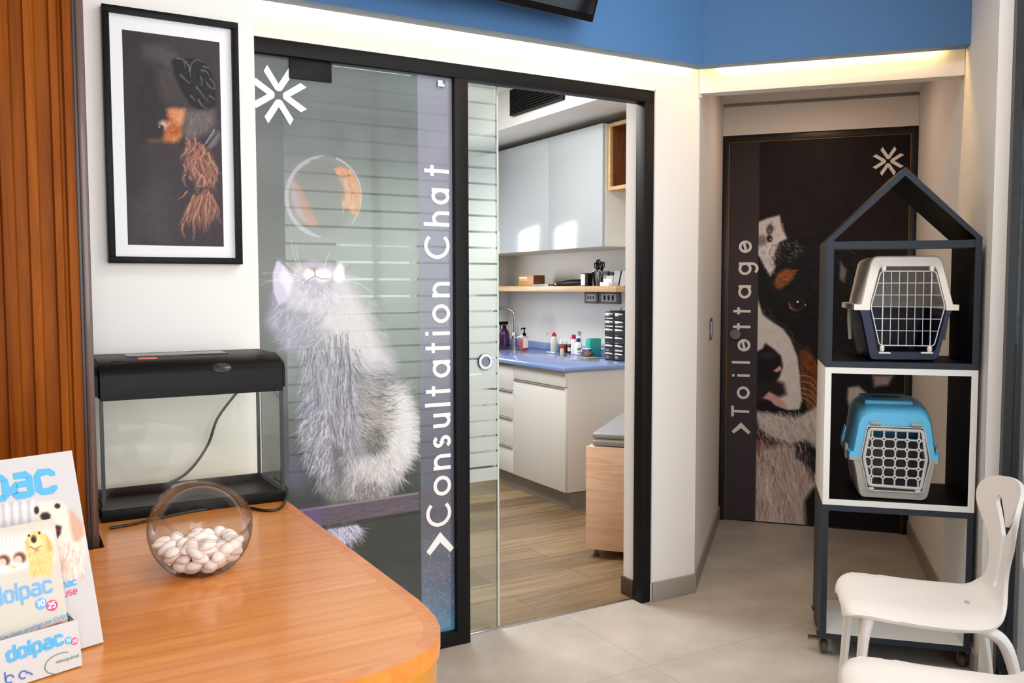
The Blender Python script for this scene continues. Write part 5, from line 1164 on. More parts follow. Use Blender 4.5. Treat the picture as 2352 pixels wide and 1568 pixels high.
for j in range(5):
    row = [clip(P_[j][1], P_[j][0])]+P_[j]+[clip(P_[j][3], P_[j][4])]; tube(bm, [(x, -.004, z) for x, z in row], .0034, 8)
for i in range(5):
    c_ = [P_[j][i] for j in range(5)]; c_ = [clip(c_[1], c_[0])]+c_+[clip(c_[3], c_[4])]; tube(bm, [(x, -.004, z) for x, z in c_], .0034, 8)
for j in range(5):
    for i in range(5):
        x, z = P_[j][i]; lathe(bm, [(.0034, 0), (.0086, 0), (.0086, .006), (.0034, .006), (.0034, 0)], 12, T(x, -.0015, z) @ Rx(math.pi/2), cap=False); lathe(bm, [(0, 0), (.0033, 0), (.0033, .0012), (0, .0012)], 10, T(x, -.0068, z) @ Rx(math.pi/2), mi=1)
obj('lattice_door', bm, [LATT, BLACKM], t)
for x, y in ((578, 478), (1065, 500)):
    p = KB([(x, y)])[0]; bm = B(); box(bm, p[0]-.019, p[0]+.019, -.010, .006, p[1]-.005, p[1]+.007, .004); obj('door_clip', bm, GRP, t)
for x, y in ((525, 1262), (1082, 1293)):
    p = KB([(x, y)])[0]; bm = B(); box(bm, p[0]-.010, p[0]+.010, -.009, .002, p[1]-.006, p[1]+.006, .003); obj('door_pin', bm, LATT, t)
for s_, x_ in ((-1, ra[0]), (1, rd[0])):
    bm = B(); box(bm, x_-.006, x_+.006, .06, .11, zr-.02, zr+.035, .004); obj('latch', bm, GRP, t)

# ================================================================== white moulded chairs
CHW = mat('white_chair_plastic', (226, 219, 213), .42, spec=.4)
def chair_surface():
    prof = [(-.232, .425, .105), (-.229, .438, .135), (-.220, .449, .165), (-.205, .4545, .186), (-.18, .457, .201), (-.14, .456, .208), (-.09, .453, .211), (-.03, .449, .212), (.03, .446, .211), (.09, .446, .209), (.125, .447, .202), (.155, .450, .190), (.178, .457, .172), (.193, .468, .150), (.203, .484, .126), (.209, .505, .106), (.213, .53, .094), (.216, .556, .089), (.219, .582, .091), (.222, .608, .100), (.225, .634, .120), (.229, .66, .148), (.233, .686, .176), (.237, .712, .196), (.241, .738, .205), (.245, .762, .203), (.248, .782, .190), (.251, .799, .165), (.2525, .810, .135), (.254, .818, .098), (.2545, .8225, .058), (.2548, .8245, .02)]
    P = np.array(prof); t0 = np.arange(len(P)); tt = np.linspace(0, len(P)-1, 130); Q = np.stack([np.interp(tt, t0, P[:, k]) for k in range(3)], 1)
    for _ in range(10): Q[1:-1] = (Q[:-2]+2*Q[1:-1]+Q[2:])/4
    return Q
def chair_grid(Q, i0, i1, nv=36):
    rows = []
    for i in range(i0, i1):
        x, z, hw = Q[i]; row = []
        seatness = np.clip((.47-z)/.02, 0, 1) if z < .5 else 0
        for k in range(nv+1):
            v = -1+2*k/nv; a = abs(v)
            dz = seatness*(-.022*max(0, a-.55)**2/.2025*1.0+.006*a*a*(1 if x > -.1 else .4))
            dx = -float(np.interp(z, [.46, .56, .70, .83], [0, .025, .042, .045]))*(v*hw/.2)**2 if x > .1 else 0.0
            row.append((x+dx, v*hw, z+dz))
        rows.append(row)
    return rows
def thicken(rows, th, name, slots=None):
    bm = B(); V = [[bm.verts.new(p) for p in r_] for r_ in rows]
    for a, b in zip(V, V[1:]):
        for k in range(len(a)-1): bm.faces.new((a[k], a[k+1], b[k+1], b[k]))
    me = bpy.data.meshes.new(name); bm.to_mesh(me); bm.free(); o = bpy.data.objects.new(name, me); COL.objects.link(o)
    s_ = o.modifiers.new('s', 'SOLIDIFY'); s_.thickness = th; s_.offset = 0
    cut = None
    cut = []
    for sl_ in slots or []:
        cm = bpy.data.meshes.new('cut'); bmesh.ops.recalc_face_normals(sl_, faces=sl_.faces); sl_.to_mesh(cm); sl_.free(); c_ = bpy.data.objects.new('cut', cm); COL.objects.link(c_); cut.append(c_)
        b_ = o.modifiers.new('b', 'BOOLEAN'); b_.operation = 'DIFFERENCE'; b_.object = c_; b_.solver = 'EXACT'
    bv = o.modifiers.new('v', 'BEVEL'); bv.width = .0022; bv.segments = 2; bv.limit_method = 'ANGLE'; bv.angle_limit = math.radians(50)
    dg = bpy.context.evaluated_depsgraph_get(); m2 = bpy.data.meshes.new_from_object(o.evaluated_get(dg)); m2.name = name
    bpy.data.objects.remove(o)
    for c_ in cut: bpy.data.objects.remove(c_)
    m2.polygons.foreach_set('use_smooth', [True]*len(m2.polygons)); m2.set_sharp_from_angle(angle=math.radians(40)); m2.materials.clear(); m2.materials.append(CHW); return m2
QC = chair_surface(); SPLIT = int(np.argmax(QC[:, 1] > .485))
def capsule2(p, q, r, n=8):
    p, q = np.array(p), np.array(q); d = (q-p)/np.hypot(*(q-p)); a0 = math.atan2(d[1], d[0])
    return [tuple(q+r*np.array([math.cos(a0-math.pi/2+math.pi*k/n), math.sin(a0-math.pi/2+math.pi*k/n)])) for k in range(n+1)]+[tuple(p+r*np.array([math.cos(a0+math.pi/2+math.pi*k/n), math.sin(a0+math.pi/2+math.pi*k/n)])) for k in range(n+1)]
cutS = B(); lathe(cutS, [(0, -.05), (.016, -.05), (.016, .05), (0, .05)], 20, T(.125, -.02, .45) @ Matrix.Diagonal((.55, 1, 1, 1)))
cutB = []
for p_, q_ in (((0, .515), (0, .655)), ((0, .66), (.085, .745)), ((0, .66), (-.085, .745))): cutB.append(prism(B(), capsule2(p_, q_, .0155), .10, .34, 'x'))
SEAT_ME = thicken(chair_grid(QC, 0, SPLIT+1), .011, 'seat', [cutS])
BACK_ME = thicken(chair_grid(QC, SPLIT, len(QC)), .011, 'backrest', cutB)
def leg_bm(sx, sy):
    bm = B()
    if sx < 0: P = [(-.168, sy*.160, .445), (-.176, sy*.166, .41), (-.184, sy*.170, .35), (-.196, sy*.178, .18), (-.206, sy*.186, 0)]; R_ = [.034, .026, .021, .018, .0155]
    else: P = [(.085, sy*.165, .430), (.15, sy*.168, .420), (.192, sy*.174, .385), (.222, sy*.182, .28), (.246, sy*.192, .14), (.268, sy*.200, 0)]; R_ = [.014, .024, .025, .021, .018, .0155]
    sp = smooth_path(P, 6); rr = list(np.interp(np.linspace(0, len(P)-1, len(sp)), range(len(P)), R_))
    return tube(bm, sp, rr, 14, up=(0, 1, 0), ratio=.72)
def make_chair(label, s_, n_):
    p = TD*s_+TN*n_
    t = thing('chair', label, 'chair', (float(p[0]), float(p[1]), 0), -PHI+math.radians(4), 'white moulded waiting room chairs')
    link(bpy.data.objects.new('seat', SEAT_ME), t); link(bpy.data.objects.new('backrest', BACK_ME), t)
    for sx in (-1, 1):
        for sy in (-1, 1): obj('leg', leg_bm(sx, sy), CHW, t)
    for sy in (-1, 1):
        bm = B(); P = [(-.168, sy*.160, .436), (-.10, sy*.178, .434), (0, sy*.185, .428), (.08, sy*.178, .426), (.135, sy*.158, .432)]
        tube(bm, smooth_path(P, 5), .013, 10, up=(0, 0, 1), ratio=.6); obj('seat_rail', bm, CHW, t)
    return t
ch = make_chair('white moulded chair with a slotted back, beside the dark cube on castors', .336, 2.91)
c2 = ch.copy(); COL.objects.link(c2)
for c_ in list(ch.children): d_ = c_.copy(); COL.objects.link(d_); d_.parent = c2
p = TD*.326+TN*2.20; c2.location = (float(p[0]), float(p[1]), 0); c2['label'] = 'white moulded chair cut by the bottom right of the photo, nearest the viewer'

# --- push plate on the alcove side wall
pp = onp(1630, 755, TD, -.492); c_ = float(pp@TN)
t = thing('door_switch', 'small chrome switch plate on the left wall of the alcove', 'switch', (*sn(-.493+.0, c_), float(pp[2])), -PHI)
obj('plate', box(B(), 0, .010, -.045, .045, -.058, .058, .005), CHROME, t); obj('rocker', box(B(), .009, .016, -.028, .028, -.040, .040, .003), mat('satin_grey', (150, 150, 154), .35), t)
# ================================================================== consultation room
GLW = mat('white_gloss_laminate', (178, 184, 188), .14, spec=.6); GLS = mat('white_satin_laminate', (219, 217, 212), .4); KICK = mat('grey_plinth', (140, 134, 126), .5)
CT = .907; FX = 2.998; EY = 4.552
t = thing('base_cabinet', 'white base cabinet with four drawers under the blue worktop', 'cabinet', (0, 0, 0))
obj('carcass', box(B(), FX+.020, 3.695, EY, 6.49, .112, .868), GLS, t)
obj('plinth', box(B(), FX+.045, 3.695, EY+.012, 6.49, .0015, .112), KICK, t)
yd = float(onx(1179, 950, FX)[1]); ye = yd+.46
zt_ = float(onx(1240, 880, FX)[2])
obj('door', box(B(), FX, FX+.0195, EY, yd-.003, .115, zt_-.006, .0015), GLS, t); obj('fascia', box(B(), FX, FX+.0195, EY, yd-.003, zt_+.002, .866, .0015), GLS, t)
bm = B(); box(bm, FX-.006, FX+.002, EY+.004, yd-.006, zt_-.010, zt_-.005, .001); obj('edge_handle', bm, mat('pale_aluminium', (208, 208, 206), .3, metal=.6), t)
zs = [.115, .305, .50, .69, .866]
for k in range(4):
    d_ = obj('drawer', box(B(), FX, FX+.0195, yd+.003, ye-.003, zs[k]+.002, zs[k+1]-.003, .0015), GLS, t)
    obj('edge_handle', box(B(), FX-.010, FX+.002, yd+.006, ye-.006, zs[k+1]-.010, zs[k+1]-.003, .001), MATS['pale_aluminium'], d_)
obj('door', box(B(), FX, FX+.0195, ye+.003, 6.485, .115, .866, .0015), GLS, t)
WTOP = mat('blue_worktop', (128, 148, 196), .14, spec=.55, noise=.05, nscale=150)
t = thing('worktop', 'glossy blue worktop running along the white cabinets', 'worktop', (0, 0, 0))
bm = B(); box(bm, FX-.028, 3.695, EY-.022, 6.492, .869, CT, .012, 3); obj('slab', bm, WTOP, t)
obj('upstand', box(B(), 3.678, 3.696, EY-.015, 6.492, CT, CT+.055, .004), WTOP, t)

UX = 3.262
t = thing('wall_cabinet', 'glossy white wall cabinet with two tall doors above the shelf', 'cabinet', (0, 0, 0))
ys = float(onx(1261, 450, UX)[1])
obj('carcass', box(B(), UX+.019, 3.697, 4.533, 6.49, 1.652, 2.411), GLS, t)
obj('door', box(B(), UX, UX+.018, 4.535, ys-.0015, 1.650, 2.413, .001), GLW, t); obj('door', box(B(), UX, UX+.018, ys+.0015, ys+.70, 1.650, 2.413, .001), GLW, t); obj('door', box(B(), UX, UX+.018, ys+.703, 6.488, 1.650, 2.413, .001), GLW, t)
OAK = wood('light_oak_board', (178, 142, 98), (206, 172, 128), (30, 1.6, 30), .45, bump=.03); BROWN = wood('brown_wood_inside', (96, 56, 30), (134, 84, 48), (30, 30, 2), .5, bump=.02)
t = thing('wall_shelf', 'light oak wall shelf between the wall cabinet and the worktop', 'shelf', (0, 0, 0))
SX = 3.37; SZ = 1.402
obj('board', box(B(), SX, 3.698, 4.535, 6.49, SZ-.038, SZ, .001), OAK, t)
# open wooden box high on the wall
bx = 3.300; c0 = onx(1395.5, 285, bx); c1 = onx(1395.5, 438, bx); by1 = float(c0[1]); z0, z1 = float(c1[2]), float(c0[2]); by0 = by1-.46; by1 = min(by1, 4.528)
t = thing('wooden_niche', 'open oak box with a brown inside, hung beside the wall cabinet', 'wall box', (bx, by1, z0)); h = z1-z0
OAK2 = wood('oak_box_board', (184, 146, 100), (210, 176, 130), (3, 30, 30), .45, bump=.03)
obj('side_panel', box(B(), 0, .305, -.022, 0, 0, h), OAK2, t); obj('side_panel', box(B(), 0, .305, by0-by1, by0-by1+.022, 0, h), OAK2, t)
obj('top_panel', box(B(), 0, .305, by0-by1+.022, -.022, h-.022, h), OAK2, t); obj('bottom_panel', box(B(), 0, .305, by0-by1+.022, -.022, 0, .022), OAK2, t)
bm = B(); box(bm, .285, .300, by0-by1+.022, -.022, .022, h-.022); box(bm, .02, .285, -.0235, -.0222, .022, h-.022); box(bm, .02, .285, by0-by1+.022, -.022, .0222, .0235); box(bm, .02, .285, by0-by1+.022, -.022, h-.0235, h-.0222)
obj('inner_lining', bm, BROWN, t)

# examination bench (drawer front on small feet) and its folded mat
BENCH = wood('sonoma_oak', (218, 172, 138), (240, 204, 172), (2.4, 2.4, 34), .5, bump=.04)
b0 = TD*-1.079+TN*4.376
t = thing('bench', 'light oak bench on small feet by the glass doorway', 'bench', (float(b0[0]), float(b0[1]), 0), -PHI)
obj('body', box(B(), .004, .455, .019, .86, .05, .578, .002), BENCH, t); obj('front_panel', box(B(), 0, .455, 0, .018, .046, .582, .003), BENCH, t)
for x_, y_ in ((.045, .05), (.41, .05), (.045, .82), (.41, .82)): bm = B(); lathe(bm, [(0, 0), (.016, 0), (.016, .008), (.010, .010), (.010, .046), (.02, .05), (0, .05)], 16, T(x_, y_, .0016)); obj('foot', bm, mat('bronze_metal', (120, 92, 66), .3, metal=.8), t)
MATG = mat('grey_vinyl_mat', (150, 150, 152), .45, bump=.08, bscale=40)
t = thing('folded_mat', 'grey padded mat folded in two layers on the oak bench', 'mat', (float(b0[0]), float(b0[1]), .583), -PHI)
for k, nm in enumerate(('lower_layer', 'upper_layer')):
    bm = B(); box(bm, .028, .45, .008+k*.004, .85, k*.036, k*.036+.034, .014, 4); bmesh.ops.subdivide_edges(bm, edges=[e for e in bm.edges if e.calc_length() > .2], cuts=6, use_grid_fill=True); obj(nm, bm, MATG, t)
bm = B(); box(bm, .024, .452, .003, .0065, .033, .0375); obj('piping', bm, mat('tan_piping', (176, 148, 112), .6), t)

# sockets under the shelf
def sock(name, label, xa, xb, ya, yb, n):
    a_ = onx(xa, ya, 3.699); b2 = onx(xb, yb, 3.699); t = thing(name, label, 'socket', (3.699, float(a_[1]), float(b2[2]))); L = float(a_[1]-b2[1]); H = float(a_[2]-b2[2])
    obj('plate', box(B(), -.012, 0, -L, 0, 0, H, .002), mat('dark_grey_plate', (92, 92, 94), .45), t); obj('inner_plate', box(B(), -.015, -.011, -L*.86, -L*.14, H*.18, H*.82, .001), mat('pale_plate', (196, 195, 192), .45), t)
    for k in range(n):
        c_ = -L*(.30+.20*k) if n == 3 else -L*(.36+.16*k)
        if n == 3 and name == 'power_socket': bm = B(); lathe(bm, [(0, 0), (.016, 0), (.014, .003), (0, .003)], 18, T(-.0185, c_, H*.5) @ Ry(math.pi/2) @ Matrix.Diagonal((1.25, .75, 1, 1))); obj('socket_insert', bm, BLACKM, t)
        else: obj('port', box(B(), -.017, -.014, c_-.006, c_+.006, H*.36, H*.64), BLACKM, t)
sock('wall_socket', 'small grey data outlet under the oak shelf', 1345.5, 1376, 670, 697, 3)
sock('power_socket', 'grey triple power socket under the oak shelf', 1379, 1426, 670, 698, 3)

# ---------- on the worktop
def wt(x, y): p = onz(x, y, CT); return float(p[0]), float(p[1])
def px2m(x, y, Z=CT): p = onz(x, y, Z); d = (p-CAM)@_f; return float(d)/FPX
def K2w(cx, cy): return cx/5.226+1130, cy/5.226+560
def bottle(name, label, cx, cy, prof, m, cat='bottle', cap=None, mcap=None, group=None, capname='cap'):
    x, y = wt(*K2w(cx, cy)); t = thing(name, label, cat, (x, y, CT+.0006), 0, group)
    bm = B(); lathe(bm, prof, 24); obj('body', bm, m, t)
    if cap: bm = B(); lathe(bm, cap, 20); obj(capname, bm, mcap, t)
    return t
WPL = mat('white_bottle_plastic', (236, 236, 238), .35); AMBER = mat('amber_glass', (70, 22, 16), .15); REDP = mat('red_plastic', (200, 38, 34), .35); MILK = mat('milky_plastic', (206, 210, 200), .35)
MAG = mat('magenta_plastic', (186, 26, 96), .35); BLUC = mat('blue_cap_plastic', (34, 56, 130), .35); TEAL = mat('teal_card', (40, 178, 168), .5); LABW = mat('paper_label', (226, 224, 220), .6)
# sink and tap
STEELS = mat('brushed_steel', (120, 120, 122), .25, metal=1)
sx, sy = wt(*K2w(270, 1272))
t = thing('sink', 'dark steel sink edge let into the blue worktop', 'sink', (sx, sy+.14, CT))
bm = B(); box(bm, -.30, .10, -.11, -.075, 0, .006, .002); box(bm, -.30, .10, .36, .395, 0, .006, .002); box(bm, -.30, -.26, -.075, .36, 0, .006, .002); box(bm, .06, .10, -.075, .36, 0, .006, .002); obj('rim', bm, STEELS, t)
obj('basin', box(B(), -.26, .06, -.075, .36, .0002, .0018), mat('dark_basin', (40, 40, 42), .3, metal=.8), t)
t = thing('tap', 'chrome swan-neck tap standing behind the sink edge', 'tap', (sx, sy, CT+.0005))
bm = B(); lathe(bm, [(0, 0), (.026, 0), (.026, .008), (.019, .012), (.018, .07), (.021, .075), (.021, .12), (.016, .128), (.014, .135), (0, .135)], 24); obj('tap_body', bm, CHROME, t)
bm = B(); tube(bm, smooth_path([(0, 0, .12), (0, 0, .26), (-.01, .02, .30), (-.045, .065, .325), (-.09, .12, .318), (-.115, .155, .29), (-.12, .163, .26)], 6), .0095, 12); obj('spout', bm, CHROME, t)
bm = B(); tube(bm, [(0, 0, .085), (.03, -.02, .10), (.07, -.045, .125)], [.008, .006, .005], 8); obj('lever', bm, CHROME, t)
PURP = mat('purple_liquid_plastic', (60, 12, 76), .25)
x, y = wt(*K2w(150, 1228))
t = thing('spray_bottle', 'purple spray bottle with a black trigger beside the tap', 'spray bottle', (x, y, CT+.0006))
bm = B(); lathe(bm, [(0, 0), (.040, 0), (.043, .004), (.043, .10), (.034, .125), (.020, .145), (.014, .155), (0, .155)], 24); obj('body', bm, PURP, t)
bm = B(); lathe(bm, [(0, .15), (.016, .15), (.016, .175), (0, .175)], 16); box(bm, -.048, .032, -.010, .010, .178, .205, .005); tube(bm, [(-.030, 0, .18), (-.040, 0, .155), (-.034, 0, .135)], .004, 8); obj('trigger_head', bm, BLACKP, t)
ORNG = mat('orange_red_soap', (206, 66, 40), .2)
x, y = wt(*K2w(388, 1275))
t = thing('soap_dispenser', 'orange soap pump bottle with a black pump right of the tap', 'soap bottle', (x, y, CT+.0006))
bm = B(); box(bm, -.029, .029, -.020, .020, 0, .085, .012, 3); obj('body', bm, ORNG, t)
bm = B(); box(bm, -.028, .028, -.019, .019, .084, .112, .012, 3); obj('clear_shoulder', bm, mat('clear_plastic', (190, 180, 180), .2), t)
bm = B(); lathe(bm, [(0, .11), (.014, .11), (.014, .132), (.006, .134), (.005, .162), (.011, .164), (.011, .174), (0, .175)], 16); tube(bm, [(0, 0, .168), (-.025, -.004, .168), (-.033, -.005, .160)], .0045, 8); obj('pump', bm, BLACKP, t)
obj('sticker', box(B(), -.022, .022, -.0215, -.0195, .02, .095), LABW, t)
# wash bottle
t = bottle('wash_bottle', 'milky wash bottle with a red cap and a bent nozzle', 745, 1295, [(0, 0), (.026, 0), (.028, .003), (.028, .07), (.024, .095), (.016, .118), (.014, .122), (0, .122)], MILK, 'bottle', [(0, .118), (.017, .118), (.017, .134), (.010, .140), (.004, .150), (0, .150)], REDP)
bm = B(); tube(bm, smooth_path([(0, 0, .146), (-.004, 0, .162), (-.022, .005, .170), (-.040, .012, .158), (-.050, .016, .142)], 5), .0022, 8); obj('nozzle_tube', bm, mat('clear_tube', (222, 214, 208), .3), t)
bm = B(); tube(bm, [(-.048, .0155, .146), (-.056, .018, .128)], [.0035, .003], 8); obj('nozzle_tip', bm, REDP, t)
# droppers
drop = [(0, 0), (.0155, 0), (.017, .003), (.017, .052), (.012, .062), (.009, .066), (0, .066)]; dcap = [(0, .064), (.0125, .064), (.0125, .082), (.008, .085), (.0055, .100), (.003, .106), (0, .107)]
for cx, cy, lb in ((832, 1304, 'dark dropper bottle with a white cap, left of its neighbours, behind the red-capped vial'), (884, 1303, 'dark dropper bottle with a white cap, middle one of three beside the white bottles'), (934, 1306, 'dark dropper bottle with a white label, next to the magenta-capped bottle')):
    t = bottle('dropper_bottle', lb, cx, cy, drop, AMBER, 'bottle', dcap, WPL, 'dark dropper bottles on the worktop', 'dropper_cap')
    if cx > 900: bm = B(); lathe(bm, [(.0173, .012), (.0173, .040)], 20, cap=False); obj('paper_label', bm, LABW, t)
t = bottle('vial', 'small cream vial with a red cap in front of the dropper bottles', 842, 1334, [(0, 0), (.0145, 0), (.0155, .002), (.0155, .047), (.012, .051), (0, .051)], mat('cream_liquid', (222, 206, 178), .3), 'vial', [(0, .050), (.0165, .050), (.0165, .068), (.012, .070), (0, .070)], REDP)
t = bottle('lotion_bottle', 'slim white bottle with a magenta cap', 982, 1326, [(0, 0), (.019, 0), (.021, .003), (.021, .100), (.017, .112), (0, .112)], WPL, 'bottle', [(0, .111), (.0135, .111), (.0155, .116), (.0145, .140), (.010, .144), (0, .144)], MAG)
t = bottle('lotion_bottle', 'broad white bottle with a dark blue cap and an animal label', 1038, 1331, [(0, 0), (.026, 0), (.029, .003), (.029, .070), (.024, .085), (.014, .094), (0, .094)], WPL, 'bottle', [(0, .093), (.0145, .093), (.0145, .118), (.012, .120), (0, .120)], BLUC)
bm = B()
for (a_, z, r_) in ((-2.15, .042, .009), (-1.72, .046, .007), (-1.40, .044, .008), (-2.1, .018, .005), (-1.75, .016, .004), (-1.45, .018, .005)): lathe(bm, [(0, 0), (r_, 0), (0, .0006)], 12, T(.0288*math.cos(a_), .0288*math.sin(a_), z) @ Rz(a_) @ Ry(math.pi/2))
obj('printed_label', bm, mat('label_print', (120, 92, 44), .5), t)
t = bottle('pump_bottle', 'white bottle with a grey spray nozzle behind the blue-capped bottle', 1050, 1308, [(0, 0), (.022, 0), (.024, .003), (.024, .115), (.016, .128), (0, .128)], WPL, 'bottle', [(0, .127), (.012, .127), (.012, .145), (.016, .147), (.016, .160), (0, .162)], mat('pale_grey_cap', (176, 178, 178), .4))
# bowl with cotton on a wooden coaster
x, y = wt(*K2w(1165, 1372))
t = thing('coaster', 'thin wooden board under the steel bowl', 'board', (x, y, CT+.0005)); obj('board', box(B(), -.062, .075, -.05, .05, 0, .006, .002), OAK2, t)
x, y = wt(*K2w(1146, 1364))
t = thing('steel_bowl', 'small steel bowl on the wooden board', 'bowl', (x, y+.012, CT+.007))
bm = B(); lathe(bm, [(0, 0), (.020, 0), (.024, .004), (.036, .020), (.043, .040), (.044, .054), (.0425, .054), (.041, .040), (.034, .021), (.020, .006), (0, .006)], 32, cap=False); obj('bowl_wall', bm, mat('polished_steel', (170, 170, 172), .12, metal=1), t)
rg2 = random.Random(3)
COT = mat('white_cotton', (240, 240, 240), .9, bump=.4, bscale=300)
for k in range(6):
    bm = B(); bmesh.ops.create_icosphere(bm, subdivisions=2, radius=.0135); o = obj('cotton_ball', bm, COT); a_ = k*math.pi/3; rr = .024 if k else 0
    o.location = (x+rr*math.cos(a_), y+.012+rr*math.sin(a_), CT+.007+.046); tag(o, 'white cotton ball heaped in the small steel bowl', 'cotton ball', 'cotton balls in the steel bowl')
# teal box, dish, drawer organiser
x, y = wt(*K2w(1178, 1358)); x2, y2 = wt(*K2w(1312, 1348))
t = thing('tissue_box', 'upright teal carton beside the black drawer organiser', 'box', (x, y, CT+.0005), math.atan2(y2-y, x2-x)); L = math.hypot(x2-x, y2-y); obj('carton', box(B(), 0, L, 0, .05, 0, .128, .005), TEAL, t)
x, y = wt(*K2w(1345, 1320)); t = thing('round_dish', 'grey round dish leaning behind the black drawer organiser', 'dish', (x+.01, y+.065, CT+.0005)); bm = B(); lathe(bm, [(0, 0), (.05, .002), (.072, .012), (.074, .016), (.05, .008), (0, .006)], 28, T(0, 0, .0735) @ Ry(math.radians(84))); obj('dish', bm, mat('grey_steel_dish', (110, 112, 112), .3, metal=.7), t)
x, y = wt(*K2w(1348, 1388)); x2, y2 = wt(*K2w(1582, 1414)); an = math.atan2(y2-y, x2-x); L = math.hypot(x2-x, y2-y)
t = thing('drawer_organiser', 'black organiser tower with two columns of small clear drawers', 'organiser', (x, y, CT+.0005), an)
zo = float(onp(*K2w(1348, 812), (math.sin(-an), math.cos(an), 0), -math.sin(an)*x+math.cos(an)*y)[2])-CT; Hh = zo
bm = B(); box(bm, 0, L, .006, .15, 0, Hh, .002); obj('cabinet_body', bm, BLACKP, t)
CLR = mat('smoky_clear_drawer', (58, 58, 59), .2, spec=.5)
for c_ in range(2):
    for r_ in range(6):
        x0 = .004+c_*(L/2); x1 = x0+L/2-.008; z0 = .005+r_*(Hh-.006)/6; z1 = z0+(Hh-.006)/6-.006
        d_ = obj('drawer', box(B(), x0, x1, 0, .012, z0, z1, .0015), CLR, t)
        obj('label_strip', box(B(), x0+.006, x1-.012, -.003, .001, z1-.011, z1-.003), LABW, d_)
        if (c_, r_) in ((0, 5), (0, 4), (1, 4), (1, 1)): obj('name_label', box(B(), x0+.009, x1-.009, -.0012, .001, z0+.007, z0+.014), LABW, d_)
top_z = CT+Hh+.001
t = thing('tray', 'small black tray on top of the drawer organiser', 'tray', (x, y, top_z), an); obj('tray_base', box(B(), .03, L+.0-.01, .02, .12, 0, .006, .001), BLACKM, t)
t = thing('vial', 'tiny amber vial standing on top of the drawer organiser', 'vial', (x, y, top_z+.0065), an); bm = B(); lathe(bm, [(0, 0), (.0055, 0), (.0055, .017), (.004, .020), (0, .020)], 14, T(L*.55, .05, 0)); obj('body', bm, mat('amber_plastic', (186, 132, 50), .3), t)
x, y = wt(*K2w(690, 1312)); x2, y2 = wt(*K2w(800, 1322))
t = thing('syringe', 'capped syringe with a teal tip lying before the wash bottle', 'syringe', (x, y, CT+.0075), math.atan2(y2-y, x2-x))
bm = B(); lathe(bm, [(0, 0), (.006, 0), (.006, .060), (.003, .064), (0, .064)], 14, Ry(math.pi/2)); obj('barrel', bm, mat('clear_barrel', (196, 206, 214), .2), t)
bm = B(); lathe(bm, [(0, .064), (.0035, .064), (.003, .092), (0, .094)], 12, Ry(math.pi/2)); obj('tip_cap', bm, TEAL, t); bm = B(); lathe(bm, [(0, -.02), (.008, -.02), (.008, -.018), (.003, -.017), (.003, 0), (0, 0)], 12, Ry(math.pi/2)); obj('plunger', bm, mat('white_plunger', (230, 230, 232), .4), t)

# ---------- on the oak shelf (z = SZ); pixel columns are read on the plane of each thing's front
def sh(cx, X): p = onx(cx/5.226+1130, 655, X); return float(p[1])
def shz(cy, cx, X): return float(onx(cx/5.226+1130, cy/5.226+560, X)[2])
SB = SZ+.0006
ya, yb = sh(320, 3.44), sh(497, 3.44); hz = shz(378, 400, 3.44)-SB
t = thing('medicine_box', 'orange and brown medicine box lying on the left of the oak shelf', 'box', (3.44, yb, SB))
obj('carton', box(B(), 0, .10, 0, ya-yb, 0, hz, .001), mat('orange_box_card', (176, 118, 36), .5), t)
obj('side_panel', box(B(), 0.002, .099, -.0012, .0005, .001, hz-.001), mat('brown_box_card', (104, 60, 30), .5), t)
bm = B(); box(bm, -.0008, .0002, (ya-yb)*.42, (ya-yb)*.94, hz*.70, hz*.84); box(bm, -.0008, .0002, (ya-yb)*.35, (ya-yb)*.94, hz*.56, hz*.61); obj('printed_lines', bm, LABW, t)
ya, yb = sh(745, 3.42), sh(1062, 3.42)
t = thing('hair_clipper', 'black hair clipper lying on the oak shelf', 'clipper', (3.42, yb, SB)); L = ya-yb
bm = B(); tube(bm, [(.03, 0.0, .022), (.03, L*.15, .026), (.03, L*.5, .024), (.032, L*.8, .018), (.034, L, .014)], [.014, .021, .022, .017, .012], 14); obj('clipper_body', bm, BLACKP, t)
bm = B(); box(bm, .018, .050, L-.002, L+.03, .004, .018, .002); obj('blade', bm, CHROME, t)
ya, yb = sh(470, 3.395), sh(760, 3.395)
t = thing('scissors', 'long dark grooming scissors lying in front of the medicine box', 'scissors', (3.395, yb, SB)); L = ya-yb
bm = B(); prism(bm, [(.004, L), (.012, L*.35), (.020, L*.35), (.010, L)], .004, .010, 'z'); prism(bm, [(.020, L*.98), (.016, L*.35), (.024, L*.35), (.022, L*.98)], .0105, .0155, 'z'); obj('blades', bm, mat('dark_steel', (58, 58, 62), .25, metal=.9), t)
for cx_ in (.004, .032): bm = B(); tube(bm, [(cx_+.010*math.cos(a_*math.pi/8), L*.14+.016*math.sin(a_*math.pi/8), .008) for a_ in range(16)], .0035, 8, closed=True); tube(bm, [(cx_, L*.14+.016, .008), (.018, L*.36, .0095)], .004, 8); obj('handle_ring', bm, BLACKP, t)
ya, yb = sh(1066, 3.41), sh(1152, 3.41); hz = shz(352, 1100, 3.41)-SB
t = thing('battery_pack', 'small black and silver box standing beside the wire cup', 'box', (3.41, yb, SB)); obj('case', box(B(), 0, .04, 0, ya-yb, 0, hz, .003), BLACKP, t); obj('silver_front', box(B(), -.001, .001, (ya-yb)*.42, (ya-yb)*.96, hz*.06, hz*.94), mat('silver_print', (150, 150, 152), .35, metal=.3), t)
ya, yb = sh(1150, 3.45), sh(1282, 3.45); hz = shz(330, 1210, 3.45)-SB; r_ = abs(ya-yb)/2
t = thing('wire_cup', 'clear acrylic cup holding black-handled scissors on the shelf', 'cup', (3.45+r_, (ya+yb)/2, SB))
